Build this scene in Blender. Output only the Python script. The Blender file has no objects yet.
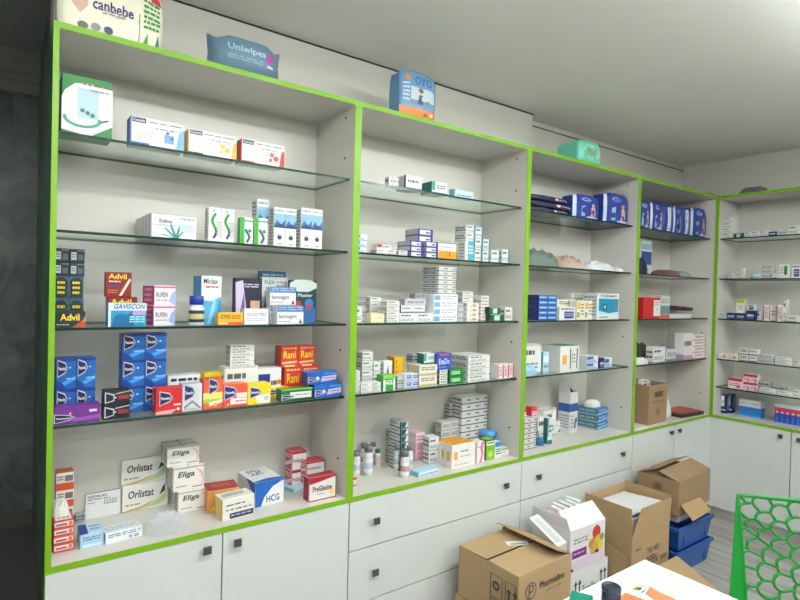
import bpy, bmesh, random
from math import *
from mathutils import Vector, Matrix, noise
random.seed(7)
sc = bpy.context.scene
COL = sc.collection

# ------------------------------------------------------------------ camera model
CAM = Vector((-.1184, -1.8031, 1.5)); YAW, PIT, ROL, FPX = .6305, -.0137, .0254, 547.8
_F = Vector((sin(YAW)*cos(PIT), cos(YAW)*cos(PIT), sin(PIT)))
_R = Vector((cos(YAW), -sin(YAW), 0)); _U = _R.cross(_F)
_R2 = _R*cos(ROL) + _U*sin(ROL); _U2 = _U*cos(ROL) - _R*sin(ROL)
def on(u, w, ax, val):                       # photo pixel -> point on the plane (axis ax = val)
    d = _F + _R2*((u-400)/FPX) + _U2*((300-w)/FPX)
    return CAM + d*((val-CAM[ax])/d[ax])

def onz(u, ax, val, z):                      # photo column u at height z on that plane
    w = 300.
    for _ in range(6):
        p = on(u, w, ax, val); q = on(u, w+10, ax, val); w += (z-p.z)*10/(q.z-p.z)
    return on(u, w, ax, val)
cd = bpy.data.cameras.new('camera'); cam = bpy.data.objects.new('camera', cd); COL.objects.link(cam)
m = Matrix((_R2, _U2, -_F)).transposed().to_4x4(); m.translation = CAM
cam.matrix_world = m; cd.sensor_width = 36; cd.lens = 36*FPX/800; cd.clip_start = .02
sc.camera = cam

# ------------------------------------------------------------------ materials
def lin(c): 
    c /= 255
    return c/12.92 if c <= .04045 else ((c+.055)/1.055)**2.4
def newmat(name):
    mt = bpy.data.materials.new(name); mt.use_nodes = True
    return mt, mt.node_tree.nodes, mt.node_tree.links, mt.node_tree.nodes['Principled BSDF']
_MC = {}
def C(r, g=None, b=None, rough=.42):
    """printed card / paint colour, with a faint procedural mottle"""
    if g is None: r, g, b = r
    k = (r, g, b, rough)
    if k in _MC: return _MC[k]
    mt, N, L, P = newmat('print_%d_%d_%d' % (r, g, b))
    nz = N.new('ShaderNodeTexNoise'); nz.inputs['Scale'].default_value = 60
    mx = N.new('ShaderNodeMix'); mx.data_type = 'RGBA'
    a = (lin(r), lin(g), lin(b), 1)
    mx.inputs[6].default_value = a; mx.inputs[7].default_value = (a[0]*.93, a[1]*.93, a[2]*.93, 1)
    L.new(nz.outputs[0], mx.inputs[0]); L.new(mx.outputs[2], P.inputs['Base Color'])
    P.inputs['Roughness'].default_value = rough
    _MC[k] = mt; return mt
W = (226, 226, 222)
def plain(name, rgb, rough=.5, bump=0, scale=20, var=.06, metal=0, spec=.5):
    mt, N, L, P = newmat(name)
    tc = N.new('ShaderNodeTexCoord')
    nz = N.new('ShaderNodeTexNoise'); nz.inputs['Scale'].default_value = scale; nz.inputs['Detail'].default_value = 5
    L.new(tc.outputs['Object'], nz.inputs['Vector'])
    mx = N.new('ShaderNodeMix'); mx.data_type = 'RGBA'
    a = [lin(v) for v in rgb]
    mx.inputs[6].default_value = (*[v*(1+var) for v in a], 1); mx.inputs[7].default_value = (*[v*(1-var) for v in a], 1)
    L.new(nz.outputs[0], mx.inputs[0]); L.new(mx.outputs[2], P.inputs['Base Color'])
    P.inputs['Roughness'].default_value = rough; P.inputs['Metallic'].default_value = metal
    P.inputs['Specular IOR Level'].default_value = spec
    if bump:
        b = N.new('ShaderNodeBump'); b.inputs['Strength'].default_value = bump; b.inputs['Distance'].default_value = .002
        L.new(nz.outputs[0], b.inputs['Height']); L.new(b.outputs[0], P.inputs['Normal'])
    return mt
M = dict(
    board=plain('white_melamine', (205, 202, 195), .38, var=.02, scale=3),
    door=plain('door_laminate', (208, 212, 210), .3, var=.02, scale=3),
    green=plain('lime_edge', (120, 172, 20), .4, var=.03),
    ceil=plain('ceiling_paint', (238, 238, 233), .8, var=.02, scale=2),
    walld=plain('dim_wall_paint', (140, 138, 132), .8, var=.03, scale=2),  # for the unseen walls, kept darker so less light bounces back
    wall=plain('wall_paint', (205, 203, 195), .75, var=.03, scale=2),
    dark=plain('dark_metal', (58, 58, 56), .35, metal=.6),
    black=plain('black_plastic', (28, 28, 32), .35),
    gap=plain('shadow_gap', (34, 36, 34), .8),
    card=plain('corrugated_card', (178, 150, 112), .75, .3, 35, .05),
    card2=plain('brown_card', (158, 130, 100), .75, .3, 35, .06),
    cardin=plain('card_inside', (165, 138, 104), .8, .2, 35, .05),
    table=plain('white_tabletop', (238, 240, 240), .25, var=.01),
    blue=plain('blue_plastic', (38, 84, 160), .3, var=.05),
    chair=plain('green_plastic', (18, 134, 48), .3, var=.04),
    knobm=plain('knob_metal', (84, 84, 82), .45, metal=.3), lamp=None)
def glassmat():
    mt, N, L, P = newmat('shelf_glass')
    out = N['Material Output']; N.remove(P)
    tr = N.new('ShaderNodeBsdfTransparent'); tr.inputs[0].default_value = (.95, .985, .97, 1)
    gl = N.new('ShaderNodeBsdfGlossy'); gl.inputs['Roughness'].default_value = .03; gl.inputs[0].default_value = (.9, 1, .95, 1)
    lw = N.new('ShaderNodeLayerWeight'); lw.inputs[0].default_value = .5
    pw = N.new('ShaderNodeMath'); pw.operation = 'POWER'; pw.inputs[1].default_value = 4; L.new(lw.outputs['Facing'], pw.inputs[0])
    fr = N.new('ShaderNodeMath'); fr.operation = 'MULTIPLY_ADD'; fr.inputs[1].default_value = .4; fr.inputs[2].default_value = .03; L.new(pw.outputs[0], fr.inputs[0])
    mx = N.new('ShaderNodeMixShader'); L.new(fr.outputs[0], mx.inputs[0]); L.new(tr.outputs[0], mx.inputs[1]); L.new(gl.outputs[0], mx.inputs[2])
    L.new(mx.outputs[0], out.inputs[0]); return mt
M['glass'] = glassmat()
M['glassedge'] = plain('glass_edge', (20, 52, 46), .15, var=.05)
def filmmat(name, rgb, alpha):
    mt, N, L, P = newmat(name)
    out = N['Material Output']
    P.inputs['Base Color'].default_value = (*[lin(v) for v in rgb], 1); P.inputs['Roughness'].default_value = .18
    tr = N.new('ShaderNodeBsdfTransparent')
    nz = N.new('ShaderNodeTexNoise'); nz.inputs['Scale'].default_value = 30
    mr = N.new('ShaderNodeMapRange'); mr.inputs['To Min'].default_value = alpha-.15; mr.inputs['To Max'].default_value = alpha+.15
    L.new(nz.outputs[0], mr.inputs[0])
    mx = N.new('ShaderNodeMixShader'); L.new(mr.outputs[0], mx.inputs[0]); L.new(tr.outputs[0], mx.inputs[1]); L.new(P.outputs[0], mx.inputs[2])
    b2 = N.new('ShaderNodeBump'); b2.inputs['Strength'].default_value = .8; b2.inputs['Distance'].default_value = .006; L.new(nz.outputs[0], b2.inputs['Height']); L.new(b2.outputs[0], P.inputs['Normal'])
    L.new(mx.outputs[0], out.inputs[0]); return mt
M['film'] = filmmat('clear_film', (205, 212, 216), .45)
M['filmg'] = filmmat('green_grey_film', (128, 146, 140), .75)
def floormat():
    mt, N, L, P = newmat('grey_wood_tile')
    tc = N.new('ShaderNodeTexCoord'); mp = N.new('ShaderNodeMapping'); mp.inputs['Rotation'].default_value = (0, 0, pi/2)
    L.new(tc.outputs['Object'], mp.inputs[0])
    br = N.new('ShaderNodeTexBrick'); br.inputs['Scale'].default_value = 1
    br.inputs['Brick Width'].default_value = 1.0; br.inputs['Row Height'].default_value = .17; br.inputs['Mortar Size'].default_value = .0025
    br.inputs['Color1'].default_value = (.40, .385, .365, 1); br.inputs['Color2'].default_value = (.33, .32, .305, 1); br.inputs['Mortar'].default_value = (.16, .15, .14, 1)
    L.new(mp.outputs[0], br.inputs[0])
    m2 = N.new('ShaderNodeMapping'); m2.inputs['Scale'].default_value = (22, 1.5, 1); L.new(tc.outputs['Object'], m2.inputs[0])
    nz = N.new('ShaderNodeTexNoise'); nz.inputs['Scale'].default_value = 1.5; nz.inputs['Detail'].default_value = 6; L.new(m2.outputs[0], nz.inputs[0])
    cr = N.new('ShaderNodeValToRGB'); cr.color_ramp.elements[0].position = .3; cr.color_ramp.elements[0].color = (.62, .6, .58, 1); cr.color_ramp.elements[1].position = .65; cr.color_ramp.elements[1].color = (1.1, 1.1, 1.1, 1)
    L.new(nz.outputs[0], cr.inputs[0])
    mx = N.new('ShaderNodeMix'); mx.data_type = 'RGBA'; mx.blend_type = 'MULTIPLY'; mx.inputs[0].default_value = 1
    L.new(br.outputs[0], mx.inputs[6]); L.new(cr.outputs[0], mx.inputs[7]); L.new(mx.outputs[2], P.inputs['Base Color'])
    P.inputs['Roughness'].default_value = .35; return mt
def marblemat():
    mt, N, L, P = newmat('dark_green_marble')
    tc = N.new('ShaderNodeTexCoord')
    nz = N.new('ShaderNodeTexNoise'); nz.inputs['Scale'].default_value = 2.2; nz.inputs['Detail'].default_value = 9; nz.inputs['Distortion'].default_value = 2.2; nz.inputs['Roughness'].default_value = .65
    L.new(tc.outputs['Object'], nz.inputs[0])
    cr = N.new('ShaderNodeValToRGB'); e = cr.color_ramp.elements
    e[0].position = .35; e[0].color = (.11, .145, .135, 1); e[1].position = .75; e[1].color = (.32, .38, .36, 1)
    L.new(nz.outputs[0], cr.inputs[0]); L.new(cr.outputs[0], P.inputs['Base Color']); P.inputs['Roughness'].default_value = .4; return mt
def leafmat():
    mt, N, L, P = newmat('leaf_print_panel')
    tc = N.new('ShaderNodeTexCoord'); mp = N.new('ShaderNodeMapping'); mp.inputs['Rotation'].default_value = (.5, 0, 0); mp.inputs['Scale'].default_value = (1, 14, 3.2)
    L.new(tc.outputs['Object'], mp.inputs[0])
    vo = N.new('ShaderNodeTexNoise'); vo.inputs['Scale'].default_value = 1.6; vo.inputs['Detail'].default_value = 3; vo.inputs['Distortion'].default_value = 1.5
    L.new(mp.outputs[0], vo.inputs[0])
    cr = N.new('ShaderNodeValToRGB'); e = cr.color_ramp.elements
    e[0].position = .38; e[0].color = (.012, .05, .028, 1); e[1].position = .56; e[1].color = (.03, .16, .06, 1)
    x = e.new(.66); x.color = (.32, .42, .40, 1)
    L.new(vo.outputs[0], cr.inputs[0]); L.new(cr.outputs[0], P.inputs['Base Color']); P.inputs['Roughness'].default_value = .35; return mt
M['floor'] = floormat(); M['marble'] = marblemat(); M['leaf'] = leafmat()
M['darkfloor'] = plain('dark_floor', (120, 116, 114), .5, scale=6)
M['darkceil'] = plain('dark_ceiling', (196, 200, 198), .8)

# ------------------------------------------------------------------ mesh helpers
class MB:
    def __init__(s): s.v = []; s.f = []; s.m = []; s.mats = []
    def mi(s, mat):
        if mat not in s.mats: s.mats.append(mat)
        return s.mats.index(mat)
    def face(s, pts, mat):
        b = len(s.v); s.v += [tuple(p) for p in pts]; s.f.append(list(range(b, b+len(pts)))); s.m.append(s.mi(mat))
    def raw(s, vs, fs, mat):
        b = len(s.v); s.v += [tuple(p) for p in vs]; k = s.mi(mat)
        for f in fs: s.f.append([b+i for i in f]); s.m.append(k)
    def box(s, x0, y0, z0, x1, y1, z1, mat, mats=None):
        V = [(x0,y0,z0),(x1,y0,z0),(x1,y1,z0),(x0,y1,z0),(x0,y0,z1),(x1,y0,z1),(x1,y1,z1),(x0,y1,z1)]
        F = dict(F=(0,1,5,4), R=(1,2,6,5), K=(2,3,7,6), L=(3,0,4,7), T=(4,5,6,7), B=(3,2,1,0))
        b = len(s.v); s.v += V
        for k, f in F.items():
            s.f.append([b+i for i in f]); s.m.append(s.mi((mats or {}).get(k, mat)))
    def tube(s, pts, r, mat, n=6, close=True):
        pts = [Vector(p) for p in pts]; rings = []
        for i, p in enumerate(pts):
            t = (pts[min(i+1, len(pts)-1)]-pts[max(i-1, 0)]).normalized()
            a = t.orthogonal().normalized() if i == 0 else (pa - t*pa.dot(t)).normalized()
            pa = a; c = t.cross(a); rr = r[i] if isinstance(r, (list, tuple)) else r
            rings.append([p + (a*cos(2*pi*k/n)+c*sin(2*pi*k/n))*rr for k in range(n)])
        vs = [q for rg in rings for q in rg]; fs = []
        for i in range(len(pts)-1):
            for k in range(n): fs.append([i*n+k, i*n+(k+1) % n, (i+1)*n+(k+1) % n, (i+1)*n+k])
        if close: fs.append(list(range(n))[::-1]); fs.append([(len(pts)-1)*n+k for k in range(n)])
        s.raw(vs, fs, mat)
    def lathe(s, prof, mat, n=16, cx=0, cy=0):
        vs = []; fs = []
        for r, z in prof: vs += [(cx+r*cos(2*pi*k/n), cy+r*sin(2*pi*k/n), z) for k in range(n)]
        for i in range(len(prof)-1):
            for k in range(n): fs.append([i*n+k, i*n+(k+1) % n, (i+1)*n+(k+1) % n, (i+1)*n+k])
        fs.append(list(range(n))[::-1]); fs.append([(len(prof)-1)*n+k for k in range(n)])
        s.raw(vs, fs, mat)
    def mesh(s, name):
        me = bpy.data.meshes.new(name); me.from_pydata(s.v, [], s.f)
        for mt in s.mats: me.materials.append(mt)
        for p, k in zip(me.polygons, s.m): p.material_index = k
        me.update(); return me
    def build(s, name, parent=None, smooth=False, loc=None, rot=None):
        me = s.mesh(name)
        if smooth:
            for p in me.polygons: p.use_smooth = True
        o = bpy.data.objects.new(name, me); COL.objects.link(o)
        if parent: o.parent = parent
        if loc is not None: o.location = loc
        if rot is not None: o.rotation_euler = rot
        return o
def empty(name, loc=(0,0,0), rz=0):
    o = bpy.data.objects.new(name, None); o.empty_display_size = .05; COL.objects.link(o)
    o.location = loc; o.rotation_euler = (0, 0, rz); return o
ITEMS = []
def tag(o, label, cat, group=None):
    o['label'] = label; o['category'] = cat
    if group: o['group'] = group
    ITEMS.append(o); return o
def struct(mb, name, smooth=False):
    o = mb.build(name); o['kind'] = 'structure'; return o

_TC = {}
def textgeo(txt, bold=.0, shear=0.):
    k = (txt, bold, shear)
    if k in _TC: return _TC[k]
    cu = bpy.data.curves.new('t', 'FONT'); cu.body = txt; cu.size = 1; cu.shear = shear; cu.offset = bold; cu.resolution_u = 2
    ob = bpy.data.objects.new('t', cu); COL.objects.link(ob)
    dg = bpy.context.evaluated_depsgraph_get(); me = bpy.data.meshes.new_from_object(ob.evaluated_get(dg))
    vs = [(v.co.x, v.co.y) for v in me.vertices]; fs = [list(p.vertices) for p in me.polygons]
    bpy.data.objects.remove(ob); bpy.data.curves.remove(cu); bpy.data.meshes.remove(me)
    if vs:
        x0 = min(v[0] for v in vs); x1 = max(v[0] for v in vs); y0 = min(v[1] for v in vs); y1 = max(v[1] for v in vs)
        vs = [((v[0]-x0)/(x1-x0), (v[1]-y0)/(y1-y0)) for v in vs]
    _TC[k] = (vs, fs); return _TC[k]

# face frames of a w*d*h block (origin bottom centre): point + normal
def frame(face, w, d, h):
    if face == 'F': return lambda u, v, o: (-w/2+u*w, -d/2-o, v*h)
    if face == 'L': return lambda u, v, o: (-w/2-o, d/2-u*d, v*h)
    if face == 'R': return lambda u, v, o: (w/2+o, -d/2+u*d, v*h)
    if face == 'T': return lambda u, v, o: (-w/2+u*w, -d/2+v*d, h+o)
def decals(mb, ops, w, d, h, warp=None, base=.0004):
    """ops in 0..1 coordinates on a face: r rect, c disc, p polygon, t lettering, l lines of small print"""
    lay = 0
    for op in ops:
        face = 'F'
        if op[0] in 'FLRT' and len(op[0]) == 1: face = op[0]; op = op[1:]
        fr = frame(face, w, d, h); lay += 1; o = base + .00012*lay
        fw, fh = {'F': (w, h), 'L': (d, h), 'R': (d, h), 'T': (w, d)}[face]
        k = op[0]
        def P(u, v): return fr(u, v, o)
        if k == 'r':
            _, u0, v0, u1, v1, c = op
            n = 6 if warp else 1
            for i in range(n):
                for j in range(n):
                    a, b = u0+(u1-u0)*i/n, u0+(u1-u0)*(i+1)/n; e, g = v0+(v1-v0)*j/n, v0+(v1-v0)*(j+1)/n
                    mb.face([P(a, e), P(b, e), P(b, g), P(a, g)], C(c))
        elif k == 'c':
            _, u, v, r, c = op[:5]; ry = op[5] if len(op) > 5 else r*fw/fh
            mb.face([P(u+r*cos(2*pi*i/14), v+ry*sin(2*pi*i/14)) for i in range(14)], C(c))
        elif k == 'p':
            mb.face([P(u, v) for u, v in op[1]], C(op[2]))
        elif k == 't':
            _, tx, u0, v0, u1, v1, c = op[:7]; sh = op[7] if len(op) > 7 else 0
            vs, fs = textgeo(tx, .02, sh)
            mb.raw([P(u0+(u1-u0)*a, v0+(v1-v0)*b) for a, b in vs], fs, C(c))
        elif k == 'l':
            _, u0, v0, u1, v1, n, c = op
            rr = random.Random(int((u0+v0*7+n)*1000))
            for i in range(n):
                va = v1-(v1-v0)*(i+.15)/n; vb = va-(v1-v0)*.5/n; u = u0
                while u < u1-.01:
                    q = min(u1, u+(u1-u0)*rr.uniform(.1, .4)); mb.face([P(u, vb), P(q, vb), P(q, va), P(u, va)], C(c)); u = q+(u1-u0)*.06
            
def bevel_mesh(me, amt):
    bm = bmesh.new(); bm.from_mesh(me); bmesh.ops.bevel(bm, geom=list(bm.edges), offset=amt, segments=1, affect='EDGES'); bm.to_mesh(me); bm.free()
_BC = {}
def boxmesh(kind, w, d, h):
    k = (kind, round(w, 4), round(d, 4), round(h, 4))
    if k in _BC: return _BC[k]
    ds = DES[kind](w, d, h) if callable(DES[kind]) else DES[kind]
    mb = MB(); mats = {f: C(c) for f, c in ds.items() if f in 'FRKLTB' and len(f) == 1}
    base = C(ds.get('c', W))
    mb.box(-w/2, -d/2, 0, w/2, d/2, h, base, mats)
    me = mb.mesh('carton'); bevel_mesh(me, min(.0012, h*.05))
    m2 = MB(); decals(m2, ds.get('ops', []), w, d, h)
    if m2.v:
        bm = bmesh.new(); bm.from_mesh(me)
        mats_all = list(me.materials)
        for f, mi in zip(m2.f, m2.m):
            vs = [bm.verts.new(m2.v[i]) for i in f]
            fc = bm.faces.new(vs); mt = m2.mats[mi]
            if mt not in mats_all: mats_all.append(mt)
            fc.material_index = mats_all.index(mt)
        me.materials.clear()
        bm.to_mesh(me); bm.free()
        for mt in mats_all: me.materials.append(mt)
    _BC[k] = me; return me

# ------------------------------------------------------------------ room and cabinets
WU = .98; NT = .015; ZT = 2.228; ZS = .7018; DEP = .315; XR = 3.92
SH = {0: 2.228, 1: 1.9344, 2: 1.6545, 3: 1.3742, 4: 1.0928, 5: ZS, 6: .898}
ZC = 2.555
b = MB(); b.box(-1.6, -4.2, -.05, 4.3, -.7, 0, M['floor']); b.box(-.009, -.7, -.05, 4.3, .42, 0, M['floor']); struct(b, 'floor')
b = MB(); b.box(-1.6, -.7, -.05, -.009, 2.4, 0, M['darkfloor']); b.box(-.009, .42, -.05, .12, 2.4, 0, M['darkfloor']); struct(b, 'floor_passage_and_shade')  # darker floor runs on into the shop, painting the shade beside the cabinets
b = MB(); b.box(-1.6, -4.2, ZC, 4.3, .42, ZC+.05, M['ceil']); struct(b, 'ceiling')
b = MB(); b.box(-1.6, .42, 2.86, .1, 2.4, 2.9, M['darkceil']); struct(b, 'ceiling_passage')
b = MB(); b.box(.012, .42, 0, 4.3, .5, 2.9, M['wall']); struct(b, 'wall_back')
b = MB(); b.box(.012, .328, 0, 2.352, .42, ZC, M['wall']); struct(b, 'wall_column')
b = MB(); b.box(.33, .322, ZC-.012, 2.354, .328, ZC-.006, M['gap']); struct(b, 'shadow_gap_strip_1')  # dark strip colours in the shadow gap under the ceiling
b = MB(); b.box(2.354, .412, ZC-.034, 4.26, .42, ZC-.031, M['gap']); struct(b, 'shadow_gap_strip_2')  # second dark strip, painting the shadow line along the recessed wall
b = MB(); b.box(4.26, -4.2, 0, 4.34, .42, ZC, M['wall']); struct(b, 'wall_right')
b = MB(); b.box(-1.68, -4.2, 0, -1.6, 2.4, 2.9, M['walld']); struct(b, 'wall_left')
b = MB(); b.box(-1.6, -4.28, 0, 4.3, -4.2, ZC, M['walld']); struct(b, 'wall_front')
b = MB(); b.box(-1.6, 2.28, 0, .1, 2.36, 2.9, M['marble']); struct(b, 'wall_passage')
b = MB(); b.box(.06, .5, 0, .12, 2.28, 2.9, M['marble']); struct(b, 'wall_passage_side')
b = MB()                                       # stepped cornice of the passage
b.box(-1.6, 2.22, 2.64, .06, 2.28, 2.70, M['darkceil']); b.box(-1.6, 2.18, 2.70, .06, 2.28, 2.73, M['darkceil']); b.box(-1.6, 2.12, 2.73, .06, 2.28, 2.86, M['darkceil'])
struct(b, 'trim_3')
b = MB(); b.box(-1.6, 2.262, 0, .06, 2.28, .08, M['darkfloor']); struct(b, 'baseboard_passage')

SHN = {1: 'top shelf', 2: 'second shelf', 3: 'third shelf', 4: 'fourth shelf', 5: 'bottom board', 6: 'lowest glass shelf'}
CBN = {0: 'leftmost cabinet', 1: 'second cabinet', 2: 'third cabinet', 3: 'fourth cabinet', 4: 'right wall cabinet'}

def knob(x, z, parent, y=-.002):
    k = MB(); k.box(-.0125, -.020, -.0125, .0125, -.014, .0125, M['knobm']); k.box(-.005, -.014, -.005, .005, 0, .005, M['dark'])
    return k.build('knob', parent, loc=(x, y, z))
def cabinet(i, root, layout, shelves, leftside=False):
    t = NT; w = WU; xl = -.009 if i == 0 else 0
    c = MB(); bd = M['board']; tl = xl+t; zl = ZS-.018
    c.box(xl, .018, .0, tl, DEP+.01, zl, bd, {'L': M['leaf'] if leftside else bd}); c.box(w-t, .018, 0, w, DEP+.01, zl, bd)
    c.box(xl, .002, zl, tl, DEP+.01, ZT, bd, {'L': M['leaf'] if leftside else bd}); c.box(w-t, .002, zl, w, DEP+.01, ZT, bd)
    c.box(tl, .002, ZT-.018, w-t, DEP+.01, ZT, bd); c.box(tl, .002, zl, w-t, DEP, ZS, bd)
    c.box(tl, DEP, .06, w-t, DEP+.008, ZT-.018, bd); c.box(tl, .018, .06, w-t, DEP, .078, bd)
    c.build('carcass', root)
    g = MB(); G = M['green']
    for x0, x1 in ((xl, tl), (w-t, w)): g.box(x0, 0, zl, x1, .002, ZT, G); g.box(x0, .0162, .06, x1, .018, zl, G)
    for z0, z1 in ((ZT-.018, ZT), (zl, ZS)): g.box(tl, 0, z0, w-t, .002, z1, G)
    if layout == 'drawers':
        for z in (.490, .275): g.box(tl, .0162, z-.012, w-t, .018, z+.012, G)
    g.build('edge_banding', root)
    p = MB(); p.box(tl, .04, 0, w-t, .055, .06, M['board']); p.build('plinth', root)
    for s in shelves:
        z = SH[s]; q = MB(); q.box(tl+.001, .03, z-.008, w-t-.001, DEP-.002, z, M['glass'], {'F': M['glassedge'], 'L': M['glassedge'], 'R': M['glassedge'], 'K': M['glassedge']})
        q.build('glass_shelf', root)
    for s in (1, 2, 4, 5):
        z = {1: 2.177, 2: 2.02, 4: 1.268, 5: .84}[s]
        q = MB(); q.tube([(w-t-.002, .07, z), (w-t+.001, .07, z)], .005, M['black'], 8); q.build('screw_cap', root)
    zt = zl-.002; zb = .063
    if layout == 'doors':
        for k in (0, 1):
            d = MB(); x0 = .0025+k*(w/2)+(xl if not k else 0); x1 = (.0025+k*(w/2))+w/2-.005
            d.box(x0, -.002, zb, x1, .016, zt, M['door']); dd = d.build('door', root)
            knob(w/2-.054 if k == 0 else w/2+.046, zt-.036, dd)
    else:
        for z0, z1 in ((.4925, zt), (.2775, .4875), (zb, .2725)):
            d = MB(); d.box(.0025, -.002, z0, w-.0025, .016, z1, M['door']); dd = d.build('drawer', root)
            for x in (.12, w-.116): knob(x, z1-(.09 if z1 > .5 else .102), dd)
DESCR = ['tall white lime edged display cabinet with leaf printed left side, leftmost of the row',
         'tall lime edged display cabinet over drawers, second from left, dense medicine stacks inside',
         'lime edged display cabinet over drawers, third from left, navy diaper packs on top shelf',
         'tall lime edged display cabinet with brown carton inside, last before the room corner']
CABS = []
for i in range(4):
    r = empty('display_cabinet', (i*WU, 0, 0)); tag(r, DESCR[i], 'cabinet', 'display cabinets along the back wall')
    cabinet(i, r, ['doors', 'drawers', 'drawers', 'doors'][i], (1, 2, 3, 4), i == 0); CABS.append(r)
r = empty('display_cabinet', (XR, 0, 0), -pi/2); tag(r, 'tall lime edged display cabinet standing against the right wall, past the room corner', 'cabinet')
cabinet(4, r, 'doors', (1, 2, 3, 4, 6)); CABS.append(r)
# ------------------------------------------------------------------ printed cartons
K = (40, 42, 48); NAVY = (28, 40, 96); BLU = (38, 110, 190); RED = (196, 40, 44); GRN = (30, 140, 62); TEAL = (28, 140, 158)
ORG = (228, 110, 40); YEL = (240, 190, 30); PUR = (104, 40, 130); GRY = (150, 152, 156); PNK = (222, 110, 160); MID = (130, 134, 142)
def shield(c=NAVY, u=.08, v=.2, s=1.0):
    a = .5*s; q = .56*s
    return [('p', [(u-.025, v-.04), (u+a*.78, v+.09), (u+a+.035, v+q*.52), (u+a*.78, v+q-.05), (u-.025, v+q+.04)], (206, 196, 214)),
            ('p', [(u, v), (u+a*.75, v+.13), (u+a, v+q*.52), (u+a*.75, v+q-.1), (u, v+q)], c),
            ('t', 'Panadol', u+.03, v+q*.4, u+a*.86, v+q*.62, (240, 240, 244))]
def small(stripe=None, txt=(90, 94, 104), side=None, side2=None):
    ops = [('r', 0, 0, 1, .05, (160, 163, 168)), ('r', 0, .95, 1, 1, (196, 198, 200)), ('L', 'r', 0, 0, 1, .05, (150, 153, 158)), ('l', .08, .55, .62, .85, 1, txt), ('l', .08, .15, .8, .4, 2, MID)]  # grey edge strips paint the dark seams between stacked boxes
    if stripe: ops.append(('r', .82, 0, 1, 1, stripe))
    ops.append(('L', 'l', .1, .2, .9, .8, 2, txt))
    if side: ops = [('L', 'r', 0, 0, .35, 1, side)]+ops
    return dict(c=W, ops=ops)
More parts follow.
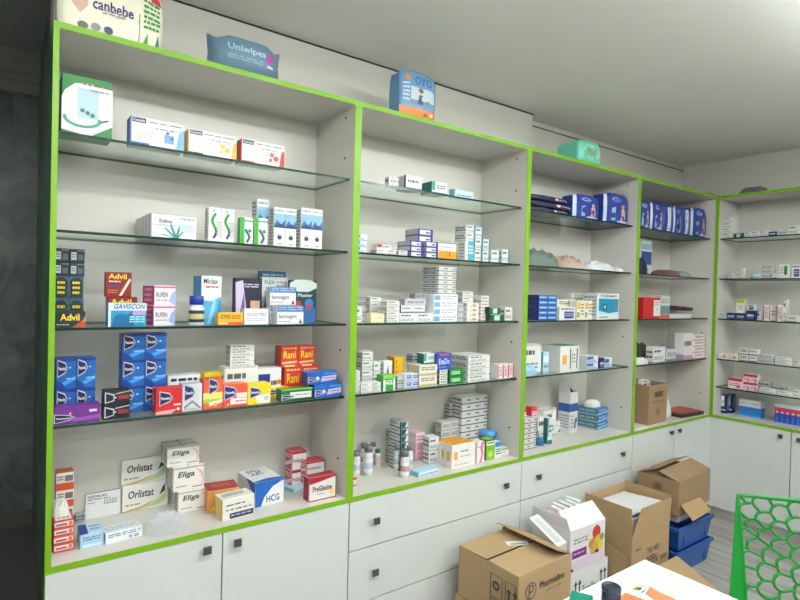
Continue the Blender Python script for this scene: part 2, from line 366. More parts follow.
DES = {
 'white': small(), 'whitegrey': dict(c=(196, 198, 200), ops=[('r', 0, 0, 1, .05, (130, 132, 138)), ('L', 'r', 0, 0, 1, .05, (120, 122, 128)), ('l', .1, .3, .9, .7, 2, (110, 112, 118)), ('L', 'l', .1, .2, .9, .8, 2, (90, 92, 98))]),  # grey foot strips paint the seam between stacked rows
 'greyline': dict(c=(168, 170, 172), ops=[('l', .05, .2, .95, .85, 2, (84, 86, 92)), ('L', 'l', .05, .2, .95, .8, 2, (74, 76, 82))]),
 'blackline': dict(c=(214, 214, 212), ops=[('r', 0, .0, 1, .14, (70, 72, 80)), ('l', .55, .35, .95, .75, 1, K), ('L', 'r', 0, 0, 1, .14, (60, 62, 70)), ('L', 'l', .1, .35, .8, .8, 1, K)]),
 'purpleline': dict(c=W, L=(205, 205, 212), ops=[('r', 0, .0, 1, .16, (82, 70, 130)), ('l', .1, .4, .8, .75, 1, (90, 80, 130)), ('L', 'r', .8, 0, 1, 1, (96, 80, 140))]),
 'pinkline': dict(c=W, ops=[('r', 0, 0, 1, .16, (196, 150, 176)), ('l', .1, .4, .85, .75, 1, (170, 80, 110)), ('L', 'r', 0, 0, 1, .2, (180, 150, 190))]),
 'orangeline': dict(c=(232, 228, 220), ops=[('r', .45, .25, .75, .7, (222, 150, 90)), ('l', .1, .2, .9, .4, 1, (190, 120, 80)), ('L', 'l', .1, .3, .9, .7, 1, MID)]),
 'teal': small(TEAL, (60, 90, 100)), 'navyside': small(NAVY, NAVY, NAVY), 'bluetop': dict(c=W, ops=[('r', 0, .62, 1, 1, (90, 140, 196)), ('l', .08, .2, .8, .5, 2, BLU)]),
 'tealtall': dict(c=W, ops=[('r', .3, 0, 1, 1, (70, 176, 196)), ('l', .4, .3, .9, .8, 3, W), ('L', 'l', .15, .1, .85, .9, 5, GRY)]),
 'greenband': dict(c=W, L=(60, 110, 60), ops=[('r', 0, .0, 1, .14, (60, 110, 50)), ('l', .15, .35, .85, .8, 2, K)]),
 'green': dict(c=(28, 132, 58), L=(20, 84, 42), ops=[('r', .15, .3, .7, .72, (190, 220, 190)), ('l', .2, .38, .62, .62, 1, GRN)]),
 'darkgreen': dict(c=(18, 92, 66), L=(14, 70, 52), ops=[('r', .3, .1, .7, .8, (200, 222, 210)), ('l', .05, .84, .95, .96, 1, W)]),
 'darkteal': dict(c=(220, 224, 224), L=(205, 212, 210), T=(50, 84, 88), ops=[('L', 'r', 0, 0, 1, .17, (34, 72, 76)), ('L', 'r', .88, 0, 1, 1, (34, 72, 76)), ('L', 'l', .1, .4, .7, .75, 1, (60, 84, 88)), ('r', 0, 0, 1, .17, (34, 72, 76)), ('p', [(0, .2), (.5, .2), (.75, .95), (0, .95)], (44, 84, 88)), ('T', 'r', .1, .1, .9, .9, (206, 214, 212)), ('T', 'l', .2, .3, .8, .7, 2, (50, 84, 88))]),
 'purplestack': dict(c=(62, 54, 132), L=(186, 184, 200), ops=[('r', .1, .12, .82, .84, (214, 214, 226)), ('r', .5, .3, .78, .55, (90, 84, 150)), ('L', 'r', 0, 0, 1, .14, (66, 58, 110)), ('L', 'r', 0, 0, .05, 1, (66, 58, 110))]),
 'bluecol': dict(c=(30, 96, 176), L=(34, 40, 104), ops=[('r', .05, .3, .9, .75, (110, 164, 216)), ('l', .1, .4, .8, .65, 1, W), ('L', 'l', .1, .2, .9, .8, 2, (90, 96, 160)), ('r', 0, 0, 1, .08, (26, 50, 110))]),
 'bluewhite': dict(c=(222, 228, 236), ops=[('r', 0, .5, .55, .9, (48, 104, 180)), ('l', .08, .12, .8, .4, 2, (60, 100, 160)), ('r', 0, 0, 1, .08, (48, 104, 180))]),
 'lightblue': dict(c=(178, 214, 232), L=(120, 190, 204), ops=[('r', .05, .5, .9, .8, (228, 240, 246)), ('l', .1, .15, .9, .4, 1, (90, 130, 160))]),
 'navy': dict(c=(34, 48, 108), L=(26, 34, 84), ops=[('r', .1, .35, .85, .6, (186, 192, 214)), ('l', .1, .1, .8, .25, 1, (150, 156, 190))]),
 'navywhite': dict(c=W, ops=[('r', .3, .12, .9, .66, (44, 60, 124)), ('l', .1, .74, .9, .92, 1, NAVY), ('l', .36, .25, .84, .55, 2, (190, 196, 220))]),
 'beige': dict(c=(226, 222, 208), L=(196, 190, 170), ops=[('r', 0, 0, 1, .22, (190, 178, 128)), ('l', .1, .45, .85, .85, 2, (120, 110, 90))]),
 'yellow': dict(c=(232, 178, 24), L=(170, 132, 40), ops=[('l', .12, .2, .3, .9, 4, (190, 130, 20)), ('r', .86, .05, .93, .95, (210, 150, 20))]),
 'palyellow': dict(c=(238, 220, 160), L=(236, 232, 220), ops=[('r', .35, .25, .9, .75, (246, 240, 220)), ('l', .4, .35, .85, .65, 2, (170, 140, 80))]),
 'cream': dict(c=(232, 228, 214), ops=[('r', .05, .55, .45, .9, (232, 180, 70)), ('r', .05, .12, .35, .4, (150, 170, 80)), ('l', .5, .2, .92, .85, 4, (120, 120, 110))]),
 'orangewhite': dict(c=(236, 232, 236), ops=[('r', 0, 0, 1, .5, (244, 160, 24)), ('r', .56, .16, .62, .44, (90, 60, 40)), ('r', .46, .1, .5, .5, (206, 120, 20)), ('r', 0, .96, 1, 1, (70, 50, 110)), ('r', .96, 0, 1, 1, (90, 60, 110)), ('l', .1, .6, .7, .82, 1, (210, 180, 190))]),
 'redwhite': dict(c=(234, 230, 230), ops=[('r', 0, .05, .14, .95, (206, 60, 70)), ('r', .86, .05, 1, .95, (206, 60, 70)), ('l', .25, .15, .75, .85, 5, (160, 120, 130)), ('r', .3, .5, .4, .6, RED)]),
 'redtag': dict(c=W, ops=[('r', 0, .4, .35, 1, (200, 50, 50)), ('l', .4, .2, .9, .8, 1, MID)]),
 'pink': dict(c=(240, 178, 196), L=(226, 190, 200), ops=[('r', 0, .62, 1, 1, (236, 222, 226)), ('l', .1, .68, .9, .92, 2, (190, 120, 140)), ('l', .15, .2, .8, .4, 1, (250, 220, 228)), ('L', 'r', 0, .6, 1, 1, (226, 214, 220))]),
 'pinkwhite': dict(c=(238, 218, 222), ops=[('r', 0, .7, 1, 1, (196, 50, 80)), ('l', .1, .2, .9, .55, 2, (190, 80, 110)), ('r', .6, .1, .85, .3, (214, 60, 90))]),
 'redband': dict(c=(226, 70, 80), ops=[('r', .05, .1, .95, .5, (240, 220, 222)), ('l', .1, .2, .8, .42, 1, RED)]),
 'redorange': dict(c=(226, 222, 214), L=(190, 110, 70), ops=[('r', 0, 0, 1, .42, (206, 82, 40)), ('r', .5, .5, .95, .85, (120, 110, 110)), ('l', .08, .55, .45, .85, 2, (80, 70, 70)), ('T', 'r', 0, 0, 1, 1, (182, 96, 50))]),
 'redrow': dict(c=(222, 74, 60), L=(210, 80, 66), ops=[('r', .04, .3, .96, .92, (234, 224, 220)), ('r', .12, .45, .66, .68, (150, 84, 110)), ('l', .1, .34, .8, .42, 1, MID), ('r', .74, .36, .92, .85, (216, 120, 110)), ('T', 'r', .1, .1, .9, .9, (236, 232, 230)), ('T', 'l', .2, .2, .8, .8, 3, (120, 80, 80))]),
 'nebuliser': dict(c=(22, 128, 52), ops=[('p', [(0, .06), (.55, .0), (1, .22), (1, .86), (.55, .9), (.25, .86), (.06, .72), (0, .6)], (226, 228, 222)), ('r', .3, .3, .72, .8, (176, 200, 224)), ('p', [(.3, .3), (.72, .3), (.8, .22), (.36, .2)], (206, 216, 226)),
    *[('c', .28+.34*sin(a)*1.0+.12, .3-.13*cos(a)-.02, .035, (60, 150, 116)) for a in [i*.19-1.6 for i in range(18)]], ('c', .4, .42, .045, (44, 120, 110)), ('c', .5, .39, .045, (44, 120, 110)), ('c', .6, .36, .045, (44, 120, 110)), ('l', .4, .84, .95, .9, 1, (90, 90, 90)), ('l', .55, .76, .95, .8, 1, MID), ('p', [(.75, .25), (.92, .3), (.92, .33), (.75, .28)], (70, 90, 90))]),
 'kitblue': dict(c=(228, 228, 224), L=(36, 92, 180), ops=[('r', 0, .0, .02, 1, (40, 110, 200)), ('r', .03, .8, .28, .97, (56, 64, 92)), ('t', 'Convenia', .05, .84, .26, .93, W), ('l', .33, .84, .95, .9, 1, (70, 70, 84)), ('r', 0, 0, .34, .11, (40, 100, 190)), ('p', [(.84, 0), (1, 0), (1, .8), (.9, .7)], (120, 176, 226)), *[('p', [(.06+.09*i, .25+.03*(i % 2)), (.1+.09*i, .25), (.22+.07*i, .58), (.18+.07*i, .56)], (214, 202, 192)) for i in range(4)], ('r', .62, .22, .8, .52, (120, 160, 206)), ('c', .68, .58, .03, (80, 110, 170)), ('c', .76, .4, .03, (70, 100, 170)), ('l', .45, .62, .85, .72, 1, GRY)]),
 'bluepain': lambda w, d, h: dict(c=(24, 96, 178), L=(18, 70, 150), T=(40, 90, 170), ops=[('r', 0, .9, 1, 1, (22, 60, 140)), ('p', [(0, 0), (.5, 0), (.2, .25), (0, .3)], (18, 60, 140)), *shield((20, 30, 70), .1, .42, .9), ('p', [(.45, .12), (1, .3), (1, .42), (.3, .22)], (70, 156, 220)), ('c', .7, .7, .05, (170, 214, 240)), ('l', .5, .28, .95, .38, 1, (150, 200, 236)), ('L', 'l', .2, .3, .8, .7, 3, (120, 170, 220))]),
 'purpain': dict(c=(112, 46, 140), L=(80, 30, 110), ops=[*shield((34, 30, 70), .03, .12, .8), ('p', [(.38, .1), (1, .2), (1, .45), (.4, .3)], (150, 84, 176)), ('r', .76, .6, .93, .75, (220, 200, 226)), ('c', .35, .6, .02, (250, 240, 250))]),
 'blackpain': dict(c=(36, 34, 44), ops=[('p', [(.05, .1), (.4, .25), (.42, .7), (.05, .9)], (190, 194, 204)), ('p', [(.09, .2), (.36, .3), (.37, .62), (.09, .8)], (24, 26, 44)), ('r', .55, .35, .95, .62, (150, 60, 50)), ('p', [(.45, .7), (1, .85), (1, .92), (.45, .78)], (180, 180, 186)), ('c', .45, .48, .03, (240, 240, 240))]),
 'redpain': dict(c=(206, 42, 44), ops=[*shield((26, 34, 84), .16, .35, .9), ('p', [(0, 0), (.6, 0), (.8, .16), (0, .1)], (230, 170, 170)), ('r', .68, .3, .95, .36, (250, 220, 220)), ('c', .85, .15, .06, W), ('L', 'l', .2, .3, .8, .7, 3, (240, 200, 200))]),
 'silvpain': dict(c=(206, 208, 214), ops=[*shield((34, 50, 104), .12, .4, 1.0), ('p', [(.1, .1), (.5, .32), (.9, .05), (.95, .12), (.5, .4), (.08, .18)], (120, 124, 136)), ('l', .1, .05, .7, .12, 1, GRY)]),
 'orgpain': dict(c=(232, 96, 66), T=(210, 90, 50), ops=[('r', 0, .3, 1, .55, (240, 222, 120)), ('r', 0, .2, 1, .34, (180, 196, 90)), ('p', [(.3, .1), (1, .2), (1, .3), (.3, .22)], (250, 240, 220)), ('c', .6, .15, .1, (250, 190, 40)), *shield((40, 50, 96), .3, .5, .9)]),
 'redorgpain': dict(c=(226, 84, 56), T=(240, 140, 90), ops=[('r', .3, .12, 1, .38, (240, 228, 224)), ('r', .55, .4, 1, .6, (240, 220, 214)), *shield((26, 40, 110), .06, .36, 1.0), ('c', .2, .12, .05, (250, 220, 190)), ('l', .5, .18, .95, .3, 1, (200, 90, 80))]),
 'yelpain': dict(c=(246, 206, 20), T=(250, 214, 40), ops=[('p', [(.4, .05), (.95, .05), (.95, .5), (.35, .4)], (236, 236, 230)), *shield((26, 40, 110), .12, .35, .9), ('r', .7, .2, .9, .4, (190, 190, 200)), ('c', .9, .7, .04, W)]),
 'greenpain': dict(c=(30, 112, 60), T=(80, 160, 70), ops=[('r', .28, .2, .96, .72, (222, 224, 220)), ('r', 0, .88, 1, 1, (120, 190, 80)), *shield((26, 40, 90), .04, .12, .75), ('l', .35, .4, .9, .55, 1, (150, 120, 120)), ('r', .3, .0, 1, .14, (20, 80, 50))]),
 'bluelong': dict(c=(30, 92, 180), L=(26, 60, 140), T=(60, 130, 200), ops=[('p', [(.45, .2), (.95, .3), (.98, .7), (.5, .6)], (200, 180, 214)), ('r', .55, .76, 1, .9, (60, 150, 216)), *shield((22, 34, 90), .06, .18, .7), ('l', .55, .38, .9, .52, 1, (90, 120, 190)), ('c', .34, .5, .05, W)]),
 'orange': dict(c=(216, 66, 40), L=(176, 60, 40), T=(200, 80, 50), ops=[('t', 'Rani', .14, .42, .84, .78, (244, 208, 70)), ('p', [(.05, .16), (.9, .2), (.9, .3), (.05, .26)], (240, 190, 150)), ('l', .12, .84, .9, .94, 1, (250, 210, 160)), ('r', .2, .03, .8, .1, (250, 220, 160))]),
 'leaf': dict(c=(222, 228, 230), L=(180, 184, 184), ops=[('r', 0, 0, .015, 1, (120, 126, 128)), ('L', 'r', .0, 0, .12, 1, (226, 228, 228)), ('r', 0, .97, 1, 1, (180, 190, 192)), ('t', 'Eviline', .18, .62, .46, .78, (70, 80, 84)), *[('p', [(.52, .0), (.52+.3*cos(a)-.02*sin(a), .3*2*sin(a)), (.54+.3*cos(a), .3*2*sin(a)+.02), (.58, .0)], (44, 140, 140)) for a in (.25, .7, 1.2, 1.9, 2.4, 2.9)], ('l', .05, .5, .6, .55, 1, GRY), ('l', .62, .78, .95, .88, 2, (120, 150, 180)), ('r', .62, .3, .95, .62, (198, 212, 220))]),
 'swirl': dict(c=W, ops=[*[('c', .45+.16*sin(i*.55), .14+.055*i, .11, (40, 150, 60) if i > 4 else (40, 70, 120)) for i in range(13)], ('c', .4, .9, .07, (60, 130, 70)), ('l', .6, .15, .95, .6, 6, (170, 176, 180)), ('L', 'l', .2, .1, .8, .9, 9, GRY)]),
 'greenswirl': dict(c=W, L=(60, 168, 60), ops=[('r', 0, .85, 1, .9, (60, 160, 70)), *[('c', .55+.14*sin(i*.6), .1+.06*i, .1, (50, 90, 110)) for i in range(8)], ('r', 0, 0, .3, 1, (60, 168, 60)), ('c', .72, .5, .13, (40, 140, 70))]),
 'nasal': dict(c=W, ops=[('r', 0, .48, 1, .84, (44, 108, 160)), ('p', [(0, .55), (.3, .68), (.6, .56), (1, .7), (1, .84), (0, .84)], (136, 182, 212)), ('p', [(0, .48), (1, .48), (1, .53), (.5, .6), (0, .52)], (26, 66, 120)), ('c', .5, .24, .2, (34, 52, 104)), ('c', .5, .3, .1, (150, 170, 206)), ('l', .1, .87, .9, .95, 1, GRY), ('l', .3, .03, .7, .09, 1, GRY), ('L', 'l', .15, .05, .85, .95, 11, (130, 134, 140))]),
 'advildark': dict(c=(28, 40, 50), ops=[('t', 'Advil', .16, .42, .8, .86, (248, 218, 50)), ('p', [(.55, 0), (1, 0), (1, .6), (.8, .3)], (196, 84, 44)), ('l', .05, .1, .45, .22, 1, (190, 196, 200)), ('p', [(.9, .3), (1, .4), (1, .8)], (240, 150, 90))]),
 'blister': dict(c=(32, 46, 54), ops=[('r', .1, .2, .45, .75, (190, 198, 200)), ('r', .56, .2, .9, .6, (88, 96, 104)), ('l', .14, .3, .4, .65, 2, (60, 66, 70)), ('r', .5, .85, .98, .92, (90, 140, 160))]),
 'blistert': dict(c=(64, 100, 116), ops=[('p', [(.1, .05), (.9, .05), (.92, .8), (.7, .95), (.3, .95), (.08, .8)], (28, 38, 44)), ('l', .25, .15, .75, .8, 3, (226, 206, 60))]),
 'advilred': dict(c=(140, 38, 34), T=(120, 36, 34), ops=[('t', 'Advil', .1, .72, .8, .93, (248, 212, 60)), ('l', .12, .56, .56, .66, 1, (240, 230, 220)), ('r', .08, .38, .5, .47, (100, 60, 110)), ('p', [(.5, .05), (.62, .05), (.98, .7), (.9, .75)], (240, 214, 200)), ('l', .08, .12, .45, .3, 2, (214, 120, 70))]),
 'gav': dict(c=(34, 150, 190), ops=[('r', 0, .68, 1, 1, (206, 220, 228)), ('t', 'GAVISCON', .14, .75, .97, .96, (28, 74, 140), .3), ('p', [(.08, 0), (.15, .4), (.25, .55), (.5, .5), (.62, .7), (.68, 0)], (22, 104, 160)), ('r', .62, .5, .97, .66, (190, 150, 210)), ('l', .55, .15, .95, .45, 3, (170, 226, 240)), ('r', 0, 0, .06, 1, (220, 230, 236))]),
 'rufen': dict(c=(226, 224, 230), L=(216, 60, 130), ops=[('t', 'RUFEN', .08, .42, .62, .66, (110, 60, 100)), ('r', 0, .88, 1, .96, (206, 90, 150)), ('l', .08, .2, .7, .32, 1, (180, 140, 170)), ('p', [(.7, .2), (1, .0), (1, .8), (.8, .6)], (150, 176, 226)), ('L', 'l', .2, .1, .8, .9, 3, (240, 190, 210))]),
 'miclax': dict(c=(90, 178, 222), L=(64, 140, 190), ops=[('r', 0, .66, 1, 1, (230, 230, 228)), ('p', [(0, .5), (0, .68), (1, .68), (1, .58), (.5, .48)], (230, 230, 228)), ('t', 'Miclax', .1, .84, .82, .95, (50, 46, 60)), ('l', .2, .74, .9, .8, 1, RED), ('p', [(.3, 0), (.6, .5), (.75, .5), (.5, 0)], (150, 208, 236)), ('p', [(.75, .1), (.9, .5), (1, .5), (1, .1)], (50, 140, 206))]),
 'yelsmall': dict(c=(240, 178, 44), T=(220, 170, 60), ops=[('r', 0, 0, 1, .24, (222, 96, 60)), ('t', 'GYNO', .1, .5, .5, .85, (80, 60, 40)), ('l', .55, .45, .92, .8, 2, (150, 80, 50)), ('r', .03, .08, .4, .2, (250, 220, 120))]),
 'darkpad': dict(c=(40, 38, 62), T=(60, 56, 80), ops=[('p', [(.08, .05), (.5, .03), (.3, .95), (.04, .9)], (206, 190, 222)), ('p', [(.2, .2), (.4, .1), (.35, .7)], (110, 90, 150)), ('r', .58, .28, .92, .5, (206, 166, 136)), ('r', .55, .03, .96, .14, (110, 90, 90)), ('l', .2, .78, .9, .88, 2, (200, 200, 216))]),
 'bluepad': dict(c=(36, 96, 140), ops=[('l', .1, .88, .9, .95, 1, (180, 210, 230)), ('r', 0, .3, 1, .8, (60, 130, 170))]),
 'greypad': dict(c=(208, 214, 212), ops=[('t', 'FLEX', .1, .84, .5, .92, (80, 96, 100)), ('r', .1, .3, .5, .7, (150, 166, 170)), ('p', [(.2, .3), (.35, .7), (.25, .72), (.1, .35)], (60, 70, 80)), ('l', .55, .5, .95, .92, 5, GRY)]),
 'novo': dict(c=(228, 228, 230), ops=[('r', 0, .68, 1, 1, (84, 122, 176)), ('l', .05, .74, .95, .96, 2, (160, 186, 216)), ('t', 'lactogyn', .06, .28, .72, .54, (90, 100, 130)), ('l', .05, .1, .5, .2, 1, GRY), ('p', [(.82, .06), (.88, .3), (.94, .06)], (70, 60, 90))]),
 'pinklow': dict(c=(226, 224, 230), ops=[('t', 'GLUCO TEST', .1, .56, .9, .74, (150, 130, 176)), ('l', .1, .2, .9, .42, 2, (190, 184, 200))]),
 'bodypad': dict(c=(14, 74, 84), ops=[('p', [(0, .92), (.2, 1), (.8, 1), (1, .92), (1, .82), (.7, .72), (.3, .72), (0, .8)], (206, 220, 214)), ('t', 'Plaster', .3, .6, .85, .68, W), ('c', .72, .44, .17, (70, 130, 190)), ('p', [(.5, 0), (.55, .36), (.95, .36), (.98, 0)], (60, 110, 180)), ('c', .7, .36, .09, (206, 60, 60)), ('r', .15, .38, .42, .5, (200, 60, 60))]),
 'orlistat': dict(c=(230, 230, 226), ops=[('t', 'Orlistat', .12, .48, .68, .78, (44, 40, 48), .15), ('p', [(.02, .03), (.3, .06), (.6, .16), (.85, .4), (.98, .75), (.98, .3), (.8, .1), (.5, .04), (.4, .02)], (190, 206, 160)), ('p', [(.02, .04), (.4, .14), (.72, .3), (.6, .18), (.35, .05), (.02, .0)], (214, 160, 50)), ('p', [(.8, .45), (.86, .72), (.93, .9), (.93, .6)], (56, 64, 60)), ('l', .06, .18, .4, .3, 1, GRY), ('T', 'l', .1, .2, .9, .8, 2, GRY)]),
 'eliga': dict(c=(232, 228, 222), ops=[('t', 'Eliga', .14, .5, .68, .8, (36, 40, 66), .2), ('p', [(.72, .9), (.95, .7), (.98, .35), (.9, .1), (.94, .4), (.88, .65)], (226, 170, 160)), ('l', .62, .06, .95, .16, 1, (120, 90, 110)), ('l', .08, .14, .45, .24, 1, GRY), ('r', 0, .92, 1, .97, (160, 164, 160)), ('L', 'l', .1, .1, .9, .9, 5, GRY), ('L', 'r', .4, 0, .46, 1, (110, 116, 112)), ('T', 'r', 0, .42, 1, .5, (120, 126, 120)), ('T', 'r', .45, 0, .5, 1, (150, 154, 150))]),
 'clexi': dict(c=(228, 230, 230), T=(56, 66, 96), ops=[('t', 'CLEXILAC', .06, .82, .62, .92, (60, 64, 84)), ('l', .06, .72, .7, .78, 1, (80, 84, 100)), ('l', .06, .58, .3, .66, 1, GRY), ('r', .5, .5, .9, .52, GRY), *[('c', .55+.08*(i % 5), .55+.07*(i//5), .025, (160, 172, 168)) for i in range(15)]]),
 'bluesmall': dict(c=(170, 206, 228), T=(190, 214, 232), ops=[('T', 'r', 0, 0, .35, 1, (34, 74, 160)), ('l', .1, .5, .9, .8, 2, (80, 120, 170)), ('r', .1, .1, .9, .3, (214, 230, 240)), ('T', 'l', .45, .2, .9, .8, 2, (110, 150, 190))]),
 'whitelong': dict(c=(230, 234, 236), L=(160, 196, 214), ops=[('l', .06, .5, .95, .85, 2, (110, 136, 160)), ('r', .62, .14, .72, .4, (150, 170, 190)), ('r', .76, .14, .9, .4, (150, 170, 190)), ('T', 'l', .05, .2, .95, .8, 3, (170, 190, 206))]),
 'redflat': dict(c=(214, 150, 80), T=(170, 52, 50), L=(206, 130, 70), ops=[('p', [(.1, .1), (.5, .8), (.6, .8), (.3, .1)], (240, 196, 60)), ('p', [(.5, .1), (.8, .85), (.95, .8), (.7, .1)], (190, 60, 50)), ('T', 'l', .2, .3, .8, .7, 2, (226, 130, 110))]),
 'yellowend': dict(c=(232, 230, 222), L=(238, 196, 60), ops=[('l', .1, .62, .7, .74, 1, (90, 92, 104)), ('l', .1, .4, .9, .52, 1, (100, 104, 116)), ('r', .22, .05, .97, .3, (40, 50, 84)), ('l', .26, .1, .9, .25, 1, (170, 180, 210)), ('L', 'r', .3, 0, .42, 1, W), ('L', 'r', .65, 0, .75, 1, W), ('T', 'l', .1, .3, .8, .7, 2, GRY)]),
 'hcg': dict(c=(230, 232, 234), L=(214, 216, 218), ops=[('p', [(0, 0), (.2, 0), (.3, .35), (.6, .75), (1, .95), (1, 1), (0, 1)], (34, 100, 186)), ('t', 'HCG', .38, .12, .84, .4, (44, 74, 130)), ('T', 'p', [(0, 0), (1, 0), (1, .12), (.5, .2), (0, .1)], (34, 100, 186)), ('T', 't', 'HCG', .62, .9, .2, .5, (60, 84, 130)), ('L', 'p', [(.5, 1), (1, 1), (1, .4)], (34, 100, 186))]),
 'pregl': dict(c=(228, 226, 224), L=(150, 40, 56), T=(170, 44, 58), ops=[('r', 0, 0, .02, 1, RED), ('r', 0, 0, 1, .05, (176, 50, 66)), ('r', .97, 0, 1, 1, (176, 50, 66)), ('p', [(0, .72), (.4, .78), (1, .92), (1, 1), (0, 1)], (176, 40, 56)), ('t', 'PreGlucine', .14, .38, .84, .62, (110, 60, 60)), ('c', .82, .28, .09, (236, 220, 90)), ('l', .3, .22, .6, .3, 1, GRY)]),
 'preback': dict(c=(226, 222, 222), L=(200, 90, 104), T=(190, 60, 76), ops=[('r', 0, .85, 1, 1, (180, 50, 66)), ('t', 'PreGlucine', .1, .4, .8, .62, (120, 80, 84)), ('r', 0, 0, .06, 1, (196, 70, 86)), ('L', 'p', [(0, .1), (1, .4), (1, .6), (0, .3)], (232, 214, 216)), ('L', 'l', .1, .6, .9, .85, 2, (240, 220, 220))]),
 'bigorange': dict(c=(232, 230, 226), T=(240, 176, 40), ops=[('r', .1, .36, .24, .68, (240, 176, 60)), ('l', .36, .62, .7, .72, 1, (120, 90, 120)), ('l', .36, .42, .8, .5, 1, GRY), ('l', .1, .1, .7, .16, 1, (150, 120, 130)), ('T', 'l', .1, .2, .9, .8, 3, (206, 140, 30)), ('L', 'r', .3, .3, .7, .7, (240, 190, 90))]),
 'pinkcurve': dict(c=(236, 226, 228), ops=[('p', [(.3, 0), (.6, 0), (.9, .4), (.75, .7), (1, 1), (.6, 1), (.4, .7), (.6, .4)], (230, 120, 150)), ('l', .05, .7, .4, .8, 1, MID)]),
 'limebox': dict(c=(130, 190, 50), L=(70, 120, 40), ops=[('r', 0, .72, 1, .92, (226, 232, 220)), ('c', .5, .3, .28, (180, 220, 90)), ('l', .1, .77, .9, .88, 1, K), ('r', 0, .94, 1, 1, (60, 70, 50))]),
 'limeside': dict(c=(228, 226, 226), L=(120, 180, 50), ops=[('l', .1, .4, .8, .6, 1, (190, 120, 110)), ('r', 0, .8, 1, 1, (140, 190, 80)), ('l', .1, .1, .8, .25, 1, GRY)]),
 'bluecart': dict(c=(226, 232, 238), ops=[('r', 0, .7, 1, 1, (70, 140, 206)), ('l', .1, .2, .9, .6, 3, K)]),
 'bluename': dict(c=(50, 84, 176), L=(40, 60, 130), T=(60, 90, 170), ops=[('r', .2, .88, .8, .98, (222, 70, 120)), ('t', 'EnaDo', .12, .35, .85, .7, (206, 216, 240)), ('l', .1, .1, .6, .22, 1, (130, 160, 220))]),
 'dettol': dict(c=(60, 160, 70), T=(110, 190, 70), ops=[('r', 0, .78, 1, 1, (130, 200, 80)), ('t', 'NGL', .1, .38, .85, .68, (230, 240, 230)), ('r', 0, 0, .2, .7, (214, 228, 214)), ('r', .84, 0, 1, .75, (214, 228, 214))]),
 'bluecell': dict(c=(220, 226, 236), ops=[('r', .2, .4, .95, .85, (56, 96, 176)), ('l', .25, .5, .85, .75, 1, W), ('r', 0, 0, 1, .06, BLU), ('l', .1, .1, .85, .3, 1, (80, 110, 170))]),
 'tealgreen': dict(c=(220, 228, 226), L=(30, 110, 106), ops=[('r', 0, 0, 1, .16, (30, 120, 110)), ('r', .0, .3, .2, 1, (60, 150, 140)), ('l', .3, .4, .85, .75, 2, (60, 90, 90))]),
 'markwhite': dict(c=W, ops=[('p', [(.4, .2), (.6, .35), (.5, .85), (.35, .6)], (40, 70, 140)), ('L', 'l', .2, .1, .8, .9, 5, GRY)]),
 'picwhite': dict(c=(232, 236, 238), ops=[('r', .02, .12, .25, .8, (120, 170, 214)), ('l', .32, .55, .95, .8, 1, GRY), ('l', .32, .2, .8, .4, 1, (90, 140, 180))]),
 'tealbig': dict(c=(226, 232, 232), ops=[('r', .06, .2, .97, .8, (24, 140, 178)), ('r', .26, .38, .42, .58, (20, 50, 60)), ('r', .3, .42, .38, .54, (190, 220, 226)), ('r', .8, .35, .93, .7, (90, 130, 160)), ('p', [(.06, .2), (.97, .2), (.97, .3), (.5, .24), (.06, .34)], (190, 220, 230)), ('t', 'THERMO', .12, .85, .9, .95, (60, 90, 110)), ('l', .1, .05, .5, .12, 1, K), ('L', 'l', .1, .1, .9, .9, 6, GRY)]),
 'headbox': dict(c=(226, 222, 218), ops=[('r', 0, .0, 1, .14, (90, 130, 120)), ('t', 'CLAVIKLIN', .1, .35, .9, .75, (120, 80, 90))]),
 'tallmark': dict(c=W, T=(60, 140, 140), ops=[('r', .1, .3, .34, .65, (240, 176, 70)), ('r', .5, .1, .55, .9, K), ('r', .85, .1, .9, .9, K), ('l', .6, .3, .8, .7, 3, GRY)]),
 'greenwhite': dict(c=W, ops=[('r', .45, .25, .72, .85, (30, 110, 60)), ('l', .1, .3, .35, .8, 3, GRY)]),
 'limetop': dict(c=(226, 228, 214), ops=[('r', 0, .74, 1, 1, (176, 196, 60)), ('l', .2, .2, .8, .6, 3, GRY)]),
 'bluelower': dict(c=(46, 130, 208), T=(224, 228, 226), ops=[('r', 0, .58, 1, 1, (228, 232, 232)), ('l', .1, .7, .85, .85, 1, (170, 190, 206)), ('r', 0, 0, 1, .1, (90, 170, 226)), ('R', 'r', 0, .58, 1, 1, (210, 220, 226))]),
 'leafnavy': dict(c=(30, 46, 104), ops=[('r', .02, .38, .62, .95, (226, 230, 228)), ('c', .32, .6, .16, (60, 120, 50)), ('c', .45, .7, .12, (90, 150, 60)), ('l', .1, .1, .9, .25, 1, W), ('R', 'r', .3, .2, .7, .9, (120, 140, 190))]),
 'rowred': dict(c=(40, 78, 176), T=(226, 226, 226), ops=[('r', 0, .8, 1, 1, (226, 226, 226)), ('r', 0, .5, 1, .78, (220, 60, 96)), ('c', .5, .55, .25, (240, 200, 210)), ('p', [(.2, .0), (.8, .0), (.5, .45)], (70, 120, 210))]),
 'redbig': dict(c=(196, 36, 42), ops=[('r', .6, .12, .98, .88, (226, 224, 220)), ('l', .65, .6, .92, .8, 2, GRY), ('c', .8, .45, .03, RED)]),
 'tealpic': dict(c=(206, 210, 206), ops=[('r', 0, .2, 1, .55, (90, 150, 150)), ('r', 0, 0, 1, .18, (226, 90, 90)), ('l', .1, .65, .9, .85, 2, MID)]),
